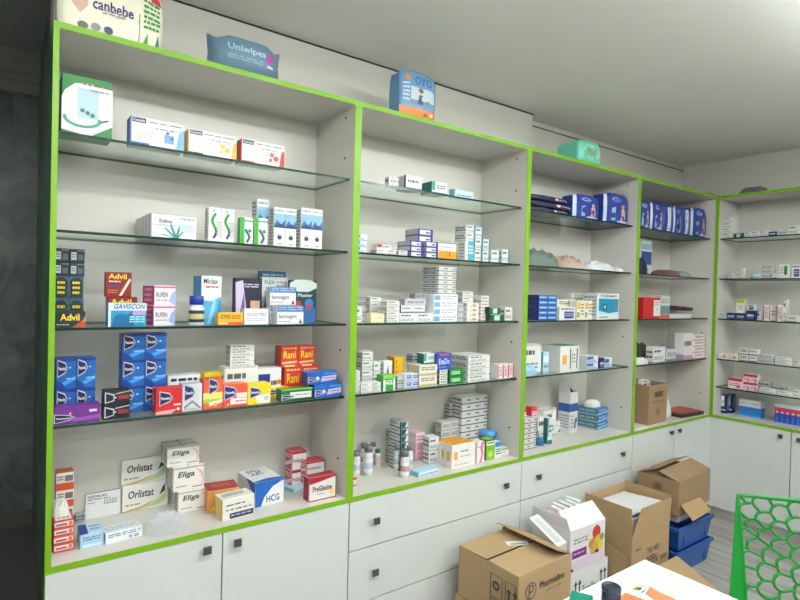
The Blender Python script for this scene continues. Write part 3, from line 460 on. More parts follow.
 'maskbox': dict(c=(44, 112, 176), L=(70, 120, 130), T=(60, 120, 180), ops=[('p', [(0, .1), (1, .3), (1, .55), (0, .4)], (140, 186, 220)), ('l', .1, .62, .8, .85, 1, (190, 216, 236)), ('L', 'r', 0, .1, 1, .2, (200, 216, 226)), ('L', 'l', .1, .4, .9, .8, 2, (180, 206, 214))]),
 'wedge': dict(c=(232, 234, 230), ops=[('p', [(.35, 0), (1, 0), (1, .95)], (34, 150, 180)), ('l', .08, .5, .5, .6, 1, MID), ('r', .08, .1, .14, .2, RED)]),
 'nutrition': dict(c=(228, 222, 226), L=(206, 196, 206), ops=[('r', .06, .3, .46, .5, (128, 40, 140)), ('l', .1, .36, .42, .44, 1, (220, 190, 226)), ('l', .1, .62, .5, .78, 2, MID), ('c', .74, .76, .12, (206, 60, 50)), ('c', .62, .5, .1, (190, 140, 60)), ('c', .8, .5, .13, (220, 190, 70)), ('c', .7, .34, .13, (206, 170, 80)), ('c', .88, .38, .08, (230, 210, 90)), ('c', .76, .22, .07, (60, 50, 40)), ('c', .9, .6, .06, (110, 160, 60)), ('r', 0, 0, 1, .24, (224, 206, 222)), ('p', [(0, 0), (.12, 0), (.05, .1), (0, .1)], (90, 60, 80))]),
 'toothy': dict(c=(228, 228, 232), ops=[('r', 0, .1, .5, .8, (40, 56, 130)), ('c', .9, .5, .1, ORG), ('l', .55, .3, .8, .6, 1, NAVY)]),
}
def vkit(side, mark, pic):
    k = dict(DES['kitblue']); k['L'] = side; k['ops'] = [('r', 0, .0, .015, 1, side), ('r', .03, .8, .28, .97, (56, 64, 92)), ('t', 'Convenia', .05, .84, .26, .93, W), ('l', .33, .84, .95, .9, 1, (70, 70, 84)), ('r', 0, 0, .3, .1, mark), ('p', [(.88, 0), (1, 0), (1, .75), (.93, .7)], side),
        *[('p', [(.08+.09*i, .25), (.12+.09*i, .24), (.24+.07*i, .56), (.2+.07*i, .56)], (216, 206, 196)) for i in range(4)], ('c', .7, .5, .05, pic), ('c', .8, .36, .06, pic), ('r', .64, .2, .7, .34, pic), ('l', .45, .64, .85, .72, 1, GRY)]
    return k
DES['kityellow'] = vkit((222, 178, 70), (90, 76, 40), (226, 190, 90)); DES['kitred'] = vkit((196, 58, 48), (190, 60, 50), (216, 84, 70))

# ------------------------------------------------------------------ placing things on the shelves
ORD = ['topmost', 'second down', 'third down', 'fourth down', 'fifth down', 'sixth down', 'seventh down', 'eighth down']
class Rec: pass
def plane(c, d): return (1, d) if c < 4 else (0, XR+d)
def put(o, c, p, rot=0):
    o.location = p; o.rotation_euler = (0, 0, (0 if c < 4 else -pi/2)+rot)
def box(c, s, x0, x1, yt, desc, design, d=.05, dp=.05, n=1, cols=1, deep=1, yb=None, rot=0, on_=None, name='medicine_box', cat='medicine box', group=None, gap=.0006, jit=.0015, gapd=.003, loc=None, split=True):
    """x0..x1 and yt are where the front face stands in the photo; d is its distance behind the cabinet front"""
    z0 = on_.z if on_ else SH[s]
    xm = (x0+x1)/2
    if yb is not None:
        p = on(xm, yb, 2, z0); d = p.y if c < 4 else p.x-XR
        d = max(.012, d)
    ax, v = plane(c, d)
    a, b_, t = onz(x0, ax, v, z0), onz(x1, ax, v, z0), on(xm, yt, ax, v)
    k = 0 if c < 4 else 1
    if c < 4:                                    # stay between the side panels
        lo, hi = (c*WU if c else -.009)+NT+.003, (c+1)*WU-NT-.003
        if b_[0] > hi:
            if b_[0]-hi > .35*(b_[0]-a[0]): a[0] -= b_[0]-hi
            b_[0] = hi
        a[0] = max(a[0], lo)
    else:
        hi = -NT-.003
        if a[1] > hi: a[1] = hi
    W_ = abs(b_[k]-a[k]); H = max(.008, t.z-z0)
    if d+dp*deep+gapd*(deep-1) > DEP-.002 and rot == 0: dp = (DEP-.002-d-gapd*(deep-1))/deep
    w = W_/cols-gap; h = H/n-.0003
    if name == 'medicine_box':                   # say the kind
        if 'painkiller' in desc: name = 'painkiller_box'; cat = 'painkiller box'
        elif 'nasal' in desc: name = 'nasal_spray_box'; cat = 'nasal spray box'
        elif 'supplement' in desc: name = 'supplement_box'; cat = 'supplement box'
        elif 'blister card' in desc: name = 'blister_card'; cat = 'blister card'
        elif h > 1.15*w: name = 'upright_medicine_box'
        elif h < .4*w: name = 'flat_medicine_box'; cat = 'flat medicine box'
    me = boxmesh(design, w, dp, h); r = Rec(); r.z = z0+H; r.o = []
    cc = (a[k]+b_[k])/2
    multi = n*cols*deep > 1
    where = loc or f'{SHN[s]} of {CBN[c]}'
    for q in range(deep):
        for i in range(cols):
            for j in range(n):
                o = bpy.data.objects.new(name, me); COL.objects.link(o)
                off = (i-(cols-1)/2)*(w+gap)
                jx = random.uniform(-jit, jit)*.4 if n > 1 and cols == 1 else 0
                dd = d+dp/2+q*(dp+gapd)+(random.uniform(0, jit) if deep == 1 else 0)
                z = z0+j*H/n+.0001
                if c < 4: put(o, c, (cc+off+jx, dd, z), rot)
                else: put(o, c, (XR+dd, cc-off-jx, z), rot)
                pos = []
                if n > 1: pos.append(ORD[n-1-j] if j else ('lowest' if n > 1 else ''))
                if cols == 2: pos.append(['left', 'right'][i])
                elif cols > 2: pos.append(['first', 'second', 'third', 'fourth', 'fifth', 'sixth'][i]+' from left')
                if deep > 1: pos.append(['front', 'second', 'third', 'fourth', 'rearmost'][q if q < deep-1 else (4 if deep > 2 else 1)]+' row' if deep > 2 else ['front', 'behind'][q])
                lab = f"{desc}, {' '.join(pos)}, {where}" if pos else f"{desc}, {where}"
                tag(o, lab, cat, group if group else (f"{desc} on the {SHN[s]} of the {CBN[c]}" if multi else None))
                r.o.append(o)
    r.x0, r.x1, r.d, r.dp, r.c = x0, x1, d, dp, c
    return r
def flat(z): r = Rec(); r.z = z; return r
# ================= leftmost cabinet
B = box
B(0,1,61,112,77,'green and white nebuliser carton','nebuliser',d=.045,dp=.09,cat='carton',name='nebuliser_carton')
B(0,1,130,184,120,'long white test carton with blue end','kitblue',d=.05,dp=.06,cat='carton',name='test_kit_carton',group='long white test cartons')
B(0,1,188,236.5,132.5,'long white test carton with yellow end','kityellow',d=.05,dp=.06,cat='carton',name='test_kit_carton',group='long white test cartons')
B(0,1,241,284,142,'long white test carton with red end','kitred',d=.05,dp=.06,cat='carton',name='test_kit_carton',group='long white test cartons')
B(0,2,150.5,196,214.5,'white carton with teal leaf print','leaf',d=.05,dp=.045,deep=5,gapd=.004)
B(0,2,208,234,208,'tall white box with green swirl','swirl',d=.06,dp=.04,cols=2)
B(0,2,240,253,217.5,'white box with lime end and swirl','greenswirl',d=.05,dp=.03)
B(0,2,254,267.5,218,'slightly wider lime ended swirl box','greenswirl',d=.05,dp=.03)
B(0,2,256,268,199,'tallest blue mountain nasal spray box','nasal',d=.1,dp=.05)
B(0,2,273.5,296,208,'white nasal box with blue mountains','nasal',d=.055,dp=.045,cols=2,loc='left pair, second shelf of leftmost cabinet',group='blue mountain nasal spray boxes')
B(0,2,300.5,322,208.5,'white nasal box with blue mountains','nasal',d=.055,dp=.045,cols=2,loc='right pair, second shelf of leftmost cabinet',group='blue mountain nasal spray boxes')
t=B(0,3,50,85.5,311.5,'dark blister pack carton with yellow lettering','advildark',d=.045,dp=.07)
t2=B(0,3,50,83.5,299,'teal blister card','blistert',d=.12,dp=.03,cols=2,on_=flat(SH[3]))
t3=B(0,3,50,83.5,276,'taller teal blister card','blistert',d=.12,dp=.03,cols=2,on_=t2)
B(0,3,50,84.5,248.5,'dark blister pack carton','blister',d=.12,dp=.03,n=2,cols=2,on_=t3)
t=B(0,3,107,137,297,'red painkiller carton, lower','advilred',d=.11,dp=.035)
B(0,3,105.5,131.5,272,'red painkiller carton with yellow lettering, upper','advilred',d=.11,dp=.035,on_=t)
B(0,3,108,146.5,303,'aqua and white antacid carton','gav',d=.045,dp=.05)
B(0,3,150,173,285.5,'pink ended painkiller box','rufen',d=.07,dp=.09,n=2,rot=.2)
B(0,3,199,220,276,'tall white and sky blue laxative carton','miclax',d=.1,dp=.07,rot=.12)
B(0,3,218,243,312.5,'small yellow and orange box','yelsmall',d=.045,dp=.03)
B(0,3,233.5,261.5,278,'upright dark purple carton','darkpad',d=.13,dp=.02)
B(0,3,259,285,271,'steel blue upright carton behind white ones','bluepad',d=.24,dp=.025)
B(0,3,261,287,277,'upright pale grey carton','greypad',d=.2,dp=.025)
B(0,3,244,268.5,308.7,'low white box with lilac print','pinklow',d=.045,dp=.03)
t=B(0,3,270,291,305,'white box with blue top, underneath','novo',d=.1,dp=.04)
B(0,3,270,296,287,'white box with blue top, raised on another','novo',d=.1,dp=.04,on_=t)
B(0,3,277,303.5,306,'white box with blue top, front','novo',d=.04,dp=.045)
B(0,3,289,316,280,'dark teal plaster carton with body figure','bodypad',d=.16,dp=.02)
B(0,4,55,95,358,'blue painkiller box','bluepain',d=.1,dp=.06,n=2,cols=2,on_=flat(SH[4]),loc='left block, fourth shelf of leftmost cabinet',group='blue painkiller boxes on the fourth shelf')
B(0,4,50,100,406,'purple painkiller box','purpain',d=.04,dp=.05)
B(0,4,103,130,390,'black painkiller box','blackpain',d=.045,dp=.04,n=2)
B(0,4,121,165.5,333.6,'blue painkiller box','bluepain',d=.11,dp=.06,n=3,cols=2,loc='tall block, fourth shelf of leftmost cabinet',group='blue painkiller boxes on the fourth shelf')
B(0,4,155.5,182,388,'bright red painkiller box','redpain',d=.045,dp=.05)
B(0,4,167,200,375,'navy and white box behind red one','navywhite',d=.16,dp=.05)
B(0,4,182,202,384,'silver painkiller box','silvpain',d=.045,dp=.05)
B(0,4,203,223,379,'orange and lime painkiller box','orgpain',d=.045,dp=.05)
B(0,4,204,226,373,'flat yellow box at back','yelpain',d=.16,dp=.05)
B(0,4,223,247,384,'orange red painkiller box','redorgpain',d=.04,dp=.05)
B(0,4,247.5,271,384,'yellow painkiller box','yelpain',d=.04,dp=.06)
B(0,4,266,290,388,'yellow box behind green one','yelpain',d=.12,dp=.05)
t=B(0,4,224,258,366.6,'wide white box under a small stack','white',d=.13,dp=.06)
B(0,4,230,254,345,'small white tablet box','white',d=.13,dp=.05,n=4,on_=t)
B(0,4,258,281,368,'white box with navy band and orange dot','toothy',d=.15,dp=.05)
t=B(0,4,284,318,366.6,'orange stomach tablet box, lower','orange',d=.15,dp=.06,cols=2)
B(0,4,281,315,346,'orange stomach tablet box, upper','orange',d=.15,dp=.06,cols=2,on_=t)
B(0,4,281,312.5,388.5,'long green painkiller box','greenpain',d=.04,dp=.045)
t=B(0,4,314,342,384,'long bright blue painkiller box, lower','bluelong',d=.04,dp=.05)
B(0,4,307,337,371.5,'long bright blue painkiller box, upper','bluelong',d=.05,dp=.05,on_=t)
# bottom board
B(0,5,55,73,473,'orange and white box','redorange',d=.16,dp=.05,n=4)
t=B(0,5,53,73.5,521,'red edged white box','redrow',d=.02,dp=.08,n=4,yb=552)
B(0,5,75,85,514,'small dark grey box','greyline',yb=523,dp=.04)
B(0,5,80,103.5,533,'pale blue box with navy top stripe','bluesmall',yb=548,dp=.08)
B(0,5,85,120,492,'upright white carton with dark top edge','clexi',yb=517,dp=.03)
B(0,5,104,142,530,'long white and pale blue box','whitelong',yb=541,dp=.06,rot=.1)
t=B(0,5,122,168,483,'white slimming capsule box with gold swoosh, lower','orlistat',yb=509,dp=.07)
B(0,5,121,166.5,458,'white slimming capsule box with gold swoosh, upper','orlistat',d=t.d+.002,dp=.065,on_=t)
t=B(0,5,178,208.5,490,'cream tea box, lowest of its pile','eliga',yb=511,dp=.07,deep=2,name='tea_box')
t=B(0,5,173,204,466,'cream tea box, middle of its pile','eliga',d=t.d+.008,dp=.07,deep=2,on_=t,name='tea_box')
t=B(0,5,167,199,446,'cream tea box, top of its pile','eliga',d=t.d+.016,dp=.07,deep=2,on_=t,name='tea_box')
B(0,5,209,240,489,'flat red and orange box','redflat',d=.13,dp=.09,rot=-.12)
B(0,5,221,254,497,'white box with yellow striped end','yellowend',yb=518,dp=.07,rot=.08)
B(0,5,253.5,283,481,'large white and blue hormone test carton','hcg',yb=505,dp=.16,rot=.06,cat='carton',name='test_kit_carton')
B(0,5,288,306,488,'flat grey white box beside blue carton','lightblue',yb=492,dp=.13,rot=.3)
B(0,5,291,306,451,'maroon and white supplement box','preback',d=.2,dp=.06,n=2)
B(0,5,305,324,461,'maroon and white supplement box beside wall','preback',d=.16,dp=.06,n=2)
B(0,5,308.5,336,476,'maroon topped white supplement box in front','pregl',d=.04,dp=.045)
# ================= second cabinet
B(1,1,389,399,177,'dark striped small box','blackline',d=.05,dp=.03,cols=3)
B(1,1,406,422,176,'white box with purple side','purpleline',d=.05,dp=.07)
B(1,1,432,447.5,182,'white box with teal side','tealgreen',d=.05,dp=.08)
B(1,1,455,474,190,'pale blue flat box','lightblue',d=.05,dp=.04)
B(1,2,350,367,234,'blue and white box','bluewhite',d=.06,dp=.05,n=3)
t=B(1,2,377,397,249.5,'low white box','white',d=.07,dp=.05,cols=2)
B(1,2,377,391,244.5,'white box with red corner','redtag',d=.08,dp=.04,on_=t)
B(1,2,399,409,250.5,'low navy and white box','navyside',d=.05,dp=.03)
t=B(1,2,410,423,241,'purple framed box','purplestack',d=.05,dp=.09,n=3,loc='left column, second shelf of second cabinet')
t2=B(1,2,425,438,241.5,'purple framed box','purplestack',d=.05,dp=.05,n=3,loc='right column, second shelf of second cabinet')
B(1,2,418,433,229,'purple framed box','purplestack',d=.06,dp=.09,n=2,on_=t,loc='upper pair, second shelf of second cabinet')
B(1,2,438,457,243,'white and orange carton','orangewhite',d=.05,dp=.05)
t=B(1,2,465,473.5,241,'tall white and aqua box','tealtall',d=.06,dp=.05)
B(1,2,466,475,225,'white box with teal stripe','teal',d=.06,dp=.08,n=2,on_=t,loc='above aqua box, second shelf of second cabinet')
B(1,2,475,482,227,'white box with teal stripe','teal',d=.06,dp=.05,n=3,loc='tall column, second shelf of second cabinet')
B(1,2,483,489.5,239,'white box with teal stripe','teal',d=.06,dp=.05,n=2,loc='middle column, second shelf of second cabinet')
B(1,2,491.5,500,250,'short white and teal box','teal',d=.05,dp=.07)
B(1,2,502,509,249,'upright white and teal box nearest the side panel','teal',d=.05,dp=.04)
HOLD=B(1,3,357,368,306.5,'grey box holding up two grey lined ones','whitegrey',d=.15,dp=.06)
B(1,3,357,368,296,'grey lined box','greyline',d=.15,dp=.06,n=2,on_=HOLD)
B(1,3,354,362,306,'white upright box at the left panel','white',d=.04,dp=.04)
B(1,3,370,381,297,'white tablet box','white',d=.12,dp=.05,n=4,loc='beside pale yellow box, third shelf of second cabinet')
B(1,3,371,384.5,313.5,'pale yellow box','palyellow',d=.045,dp=.05)
B(1,3,387,399.5,301,'white box with black print','white',d=.05,dp=.05,n=4)
t=B(1,3,400,433,313,'low white box','white',d=.045,dp=.05,cols=2)
t=B(1,3,401,425,305.5,'white box with purple line','purpleline',d=.06,dp=.05,cols=2,on_=t)
t=B(1,3,405,426,299,'grey white box','whitegrey',d=.07,dp=.05,cols=1,on_=t)
B(1,3,415,426.5,293.5,'dark grey flat box','greyline',d=.08,dp=.04,on_=t)
t=B(1,3,433.5,457.5,294,'white box with blue picture','picwhite',d=.045,dp=.12,n=4)
B(1,3,438.5,456,267,'white box with dark print','blackline',d=.05,dp=.12,n=6,cols=2,on_=t,group='white boxes with dark print in the tallest stack')
t=B(1,3,458,466,303,'grey white box with small print','whitegrey',d=.07,dp=.06,n=3)
t=B(1,3,467,478.5,303,'white box with orange mark','orangeline',d=.05,dp=.06,n=4)
B(1,3,463,473,291.5,'white box on top of orange marked ones','white',d=.06,dp=.05,n=2,on_=t)
B(1,3,480.5,488.5,295.5,'white box with pink line','pinkline',d=.08,dp=.05,n=4)
t=B(1,3,490,504,314,'green box','darkgreen',d=.05,dp=.04)
B(1,3,489.5,500.5,307,'green box with white label','darkgreen',d=.05,dp=.04,on_=t)
B(1,3,505,512.5,307,'upright white box','white',d=.06,dp=.06)
B(1,4,362,372.5,351.5,'white box with grey print','white',d=.13,dp=.06,n=4,on_=None)
B(1,4,373.5,380,362,'small white box','white',d=.12,dp=.04,n=2)
B(1,4,383.5,392,361,'white box with blue mark','markwhite',d=.13,dp=.04)
B(1,4,394,403.5,357,'upright golden yellow box','yellow',d=.14,dp=.06)
B(1,4,353,360,371,'white box at left panel','white',d=.05,dp=.05,n=4)
B(1,4,361,381,383,'low white box with grey print','white',d=.04,dp=.05,n=2,cols=2)
B(1,4,383,395,375,'green and white box with big lettering','dettol',d=.045,dp=.05)
B(1,4,397.5,404,376,'grey white upright box','whitegrey',d=.06,dp=.05)
B(1,4,405,418,374,'blue and white box','bluecell',d=.045,dp=.05,n=2,cols=2)
t=B(1,4,419,437,365,'beige banded box','beige',d=.05,dp=.09,n=2)
B(1,4,413,423,354,'dark grey box on beige ones','greyline',d=.12,dp=.05,on_=t)
t2=B(1,4,424,436,353.5,'white and teal box on beige ones','tealgreen',d=.07,dp=.06,on_=t)
t=B(1,4,439.5,447.5,369.5,'white box with dark green side','greenband',d=.05,dp=.05,n=3)
t=B(1,4,449.5,464,369,'green box with white label','green',d=.05,dp=.05,n=2)
B(1,4,437,451.5,353.5,'blue box with pink line on its top','bluename',d=.05,dp=.07,on_=t)
B(1,4,468,489.5,355.5,'long white box with fine print','white',d=.045,dp=.14,n=4)
B(1,4,498,517,364,'upright white box with red stripes','redwhite',d=.05,dp=.05,cols=3)
# bottom board
B(1,5,391.5,398,431,'teal edged box','darkteal',yb=463,dp=.09,n=6,loc='front column, bottom board of second cabinet')
B(1,5,400.5,407.5,422,'teal edged box','darkteal',d=.15,dp=.09,n=7,loc='rear column, bottom board of second cabinet')
B(1,5,415.5,424.5,433,'upright pink and white box','pink',yb=459,dp=.08)
t=B(1,5,441,459,421,'white box with teal mark','whitegrey',d=.22,dp=.05,n=4,cols=2)
B(1,5,429,438.5,437,'white grey lined box','white',d=.16,dp=.05,n=2)
B(1,5,449,459.5,403,'white box with dark end','blackline',d=.27,dp=.04,n=7)
B(1,5,461,486.5,396.5,'white box with black line','blackline',d=.2,dp=.08,n=8,cols=3,group='white boxes with black line in the tallest block')
for k_,(a_,b_2,dd) in enumerate(((439,462,.155),(445.5,468.5,.105),(451.6,475,.05))):
    B(1,5,a_,b_2,[440,441.5,443.5][k_],['rear','middle','front'][k_]+' white carton with orange top','bigorange',d=dd,dp=.045,cat='carton')
B(1,5,477,484.5,442,'white box with pink curve','pinkcurve',d=.055,dp=.05)
B(1,5,486,494.5,439.5,'lime green box with white band','limebox',yb=460,dp=.05)
B(1,5,495,501.5,442,'white box with blue top','bluecart',yb=458,dp=.04)
B(1,5,505.5,515.5,447,'white box with lime side','limeside',yb=455,dp=.05)
B(1,5,417,440,470,'flat pale blue box','lightblue',yb=475,dp=.05,rot=.1)
# ================= third cabinet
B(2,3,538.5,556.5,295,'blue boxed remedy','bluecol',d=.045,dp=.09,n=5,cols=2)
B(2,3,559.5,575,307,'white box with navy panel','navywhite',d=.045,dp=.05)
B(2,3,557,576,299.5,'beige box behind navy one','beige',d=.12,dp=.05,n=2)
B(2,3,576.5,592,300.5,'cream box with yellow and green','cream',d=.06,dp=.05,cols=2)
B(2,3,571,596,293.5,'long white boxed antibiotic at back','headbox',d=.2,dp=.05,n=5)
B(2,3,597,618.5,293.5,'white and aqua thermometer carton','tealbig',d=.05,dp=.1,cat='carton')
B(2,4,523,541,344.5,'white carton','white',d=.08,dp=.06)
B(2,4,543,549,352,'small teal box','lightblue',d=.09,dp=.04)
B(2,4,560,579,346,'white carton with teal top','tallmark',d=.05,dp=.12)
B(2,4,581,586,356,'small grey box','greyline',d=.1,dp=.04)
B(2,4,587,598,356,'white and blue box','bluewhite',d=.045,dp=.07,n=2)
B(2,4,599.5,604.5,358,'upright dark blue box','navy',d=.05,dp=.05)
B(2,4,605,612,358,'bright blue and white box','bluewhite',d=.05,dp=.05)
t=B(2,5,524,536,418,'white box with dark print','blackline',yb=449,dp=.09,n=6,cols=2)
B(2,5,531.5,537,407,'upright red box','redband',d=t.d+.02,dp=.04,on_=t)
B(2,5,521.5,526.5,407.5,'upright red box at the left panel','redband',d=t.d+.02,dp=.04,on_=t)
B(2,5,537.5,547,416,'white upright box with grey print','white',d=.12,dp=.05)
B(2,5,543,556,409,'blank white box behind small ones','white',d=.2,dp=.05)
B(2,5,547.5,552,418,'narrow teal and white box','tealgreen',d=.09,dp=.05)
B(2,5,552.5,565.5,421,'white box with teal wedge','wedge',yb=432,dp=.06)
# ================= fourth cabinet
B(3,3,643,660,297.5,'large red carton with white label','redbig',d=.06,dp=.08,cat='carton')
B(3,3,660.5,669.5,295.5,'grey and teal picture box','tealpic',d=.06,dp=.06)
B(3,4,653,665,347,'white box among papers','white',d=.05,dp=.05)
B(3,4,666,680,349,'low white and grey box','whitegrey',d=.1,dp=.06)
B(3,4,683,692.5,333,'tall white box with maroon slot','pinkline',d=.05,dp=.06)
B(3,4,694,704.5,334.5,'white box against the side panel','pinkline',d=.04,dp=.05,n=4)
# ================= right wall cabinet
B(4,1,721.5,732.5,217,'white box','white',d=.05,dp=.06,n=4,loc='corner stack, top shelf of right wall cabinet')
B(4,1,733.5,743,233,'low dark green box','darkgreen',d=.04,dp=.04)
B(4,1,744,767,231,'low white box','white',d=.05,dp=.05,cols=3)
B(4,1,768.5,776.5,231.5,'low navy box','navy',d=.04,dp=.04)
B(4,1,777,788,230.5,'low white box with grey print','whitegrey',d=.05,dp=.05)
B(4,1,788.5,799,225,'white box near the right','white',d=.05,dp=.05)
B(4,2,728,734,274,'tiny white box','white',d=.06,dp=.04)
B(4,2,735.5,743.5,268,'small white box','white',d=.06,dp=.04,n=2)
B(4,2,744.5,751,275,'flat white box','white',d=.07,dp=.04)
B(4,2,752,760,273.5,'pale blue box','lightblue',d=.05,dp=.05)
B(4,2,760.5,772.5,265,'white box with grey print','whitegrey',d=.06,dp=.05,n=3)
B(4,2,771,777.5,274,'low teal box','tealgreen',d=.035,dp=.02)
B(4,2,779,790,264,'white box with dark green bar','greenwhite',d=.05,dp=.05)
B(4,2,791,800,264.5,'navy and white box near the right','navywhite',d=.05,dp=.05)
B(4,3,718.5,726,313,'low white box in the corner','white',d=.06,dp=.04)
t=B(4,3,726.5,745,313,'navy box','navy',d=.045,dp=.05,cols=2)
B(4,3,736,744,299.5,'white box with lime top','limetop',d=.05,dp=.04,on_=t)
t=B(4,3,746,755,310.5,'navy box with white label','navy',d=.05,dp=.05)
B(4,3,746.5,754,304.5,'navy and white box on navy one','navywhite',d=.055,dp=.04,on_=t)
B(4,3,757,761,312,'narrow blue white box','bluewhite',d=.06,dp=.04)
B(4,3,763,770,304.8,'upright white box with red side','redwhite',d=.05,dp=.04)
B(4,3,770.5,776,305.5,'upright grey box','whitegrey',d=.06,dp=.04)
B(4,3,776.5,782,305,'second upright white box with red side','redwhite',d=.05,dp=.04)
B(4,3,782.5,786.5,299,'tall thin white box','white',d=.07,dp=.04)
B(4,3,787,797,315.5,'low green and white box','greenband',d=.045,dp=.05)
B(4,4,718.5,728,353,'white box with orange mark','orangeline',d=.05,dp=.05)
B(4,4,728.5,738,354,'second white box with orange mark','orangeline',d=.05,dp=.05)
B(4,4,739,748,348,'dark green edged box','greenband',d=.05,dp=.05,n=2)
B(4,4,748.5,757,349,'white box with purple line','purpleline',d=.05,dp=.05,n=2)
B(4,4,758,773,354.5,'white box with grey print','whitegrey',d=.05,dp=.06,n=2)
B(4,4,775,792,357.5,'long white box','white',d=.05,dp=.06,n=2)
B(4,4,792.5,801,360.5,'flat white box','white',d=.05,dp=.06)
B(4,6,728,742,378,'pink and white box','pinkwhite',d=.05,dp=.05)
B(4,6,743,757,374.5,'pink and white box','pinkwhite',d=.06,dp=.05,n=2,cols=2,loc='pink block, lowest glass shelf of right wall cabinet')
B(4,6,758,770,381,'grey box','greyline',d=.07,dp=.05)
B(4,6,759,776,388.5,'flat white box','white',d=.035,dp=.03)
B(4,6,772,784.5,386,'grey box beside flat white ones','greyline',d=.07,dp=.05)
B(4,6,777,792,391,'flat white box right of centre','white',d=.035,dp=.03)
B(4,6,793,801,390,'flat white box, rightmost','white',d=.05,dp=.05)
B(4,5,718,726,394.5,'navy carton with green leaf','leafnavy',yb=413,dp=.05)
B(4,5,726.5,732,394,'narrow navy carton','leafnavy',yb=413,dp=.05)
B(4,5,738.5,760.5,400,'white topped blue carton','bluelower',yb=417,dp=.07,cols=2)
B(4,5,774,801,405,'slim blue and red box','rowred',yb=424,dp=.05,cols=5)
# ------------------------------------------------------------------ soft packs, cloth, bags, bottles
M['filmc'] = filmmat('crinkled_clear_film', (236, 242, 250), .22)
_nt = M['filmc'].node_tree
for _l in [l for l in _nt.links if l.to_socket.name == 'Normal']: _nt.links.remove(_l)
_nt.nodes['Noise Texture'].inputs['Scale'].default_value = 55; _nt.nodes['Map Range'].inputs['From Min'].default_value = .42; _nt.nodes['Map Range'].inputs['From Max'].default_value = .68
_nt.nodes['Map Range'].inputs['To Min'].default_value = .02; _nt.nodes['Map Range'].inputs['To Max'].default_value = .55  # patchy whitish opacity paints highlights into the clear film
def softmesh(w, d, h, col, ops, kind='brick', n=12, seed=0, cols=None):
    """a wrapped soft pack; every vertex, print included, goes through one bulge"""
    bm = bmesh.new(); bmesh.ops.create_cube(bm, size=2)
    bmesh.ops.subdivide_edges(bm, edges=bm.edges, cuts=n, use_grid_fill=True)
    bm.faces.ensure_lookup_table()
    body = MB(); C0 = C(*col) if not hasattr(col, 'name') else col
    idx = {v: i for i, v in enumerate(bm.verts)}
    vs = [(v.co.x*w/2, v.co.y*d/2, (v.co.z+1)*h/2) for v in bm.verts]
    for f in bm.faces:
        c = f.calc_center_median(); mt = C0
        for q in (cols or []):
            if q[0](c.x, c.y, c.z): mt = C(*q[1])
        body.f.append([idx[v] for v in f.verts]); body.m.append(body.mi(mt))
    body.v = vs; bm.free()
    decals(body, ops, w, d, h, warp=True, base=.0012)
    out = []
    for x, y, z in body.v:
        a = 2*x/w; c = 2*z/h-1; e = 2*y/d; aa = min(1, abs(a)); cc = min(1, abs(c))
        wob = noise.noise(Vector((x*26+seed, e*.8, z*26)))
        if kind == 'pillow':
            fy = (1-.88*aa**5)*(1-.35*cc**2); fz = 1-.25*max(0, 1-abs(aa-.80)/.2)*1 if aa > .6 else 1
            zz = h/2+(z-h/2)*(fz+.04*wob); zz = max(0, zz-(1-fz)*h*.22); yy = y*fy*(1+.06*wob); xx = x*(1+.05*cc*(aa > .95)*1)
        elif kind == 'bag':
            fy = (1-.15*aa**4)*(1-.8*max(0, c)**2.2); zz = z*(1-.06*aa**2*(c > .2)); yy = y*fy*(1+.15*wob); xx = x*(1-.12*max(0, c)**2)*(1+.05*wob)
        else:
            fy = (1-.22*aa**4)*(1-.16*cc**4); zz = z*(1-.07*aa**4*(c > 0)) + .02*h*wob*(c > .5); yy = y*fy*(1+.07*wob); xx = x*(1-.05*cc**4)
        out.append((xx, yy, zz))
    zmin = min(p[2] for p in out); body.v = [(p[0], p[1], p[2]-zmin) for p in out]
    me = body.mesh('pack')
    for p in me.polygons:
        p.use_smooth = True
    return me
def spot(c, s, x0, x1, yt, d, on_=None):
    z0 = on_.z if on_ else SH[s]; ax, v = plane(c, d); k = 0 if c < 4 else 1
    a, b_, t = onz(x0, ax, v, z0), onz(x1, ax, v, z0), on((x0+x1)/2, yt, ax, v)
    if c < 4 and s:
        lo, hi = (c*WU if c else -.009)+NT+.005, (c+1)*WU-NT-.005; a[0] = max(a[0], lo)
        if b_[0] > hi:
            if b_[0]-hi > .35*(b_[0]-a[0]): a[0] -= b_[0]-hi
            b_[0] = hi
    return (a[k]+b_[k])/2, abs(b_[k]-a[k]), t.z-z0, z0
def soft(c, s, x0, x1, yt, d, dp, name, label, cat, col, ops=[], kind='brick', group=None, seed=0, cols=None, zbase=None, on_=None, rot=0):
    cc, w, h, z0 = spot(c, s, x0, x1, yt, d, on_)
    if zbase is not None:
        ax, v = plane(c, d); t = on((x0+x1)/2, yt, ax, v); z0 = zbase; h = t.z-z0
    o = bpy.data.objects.new(name, softmesh(w, dp, h, col, ops, kind, seed=seed, cols=cols)); COL.objects.link(o)
    put(o, c, (cc, d+dp/2, z0+.0005) if c < 4 else (XR+d+dp/2, cc, z0+.0005), rot)
    tag(o, label, cat, group); r = Rec(); r.z = z0+h; r.o = o; return r
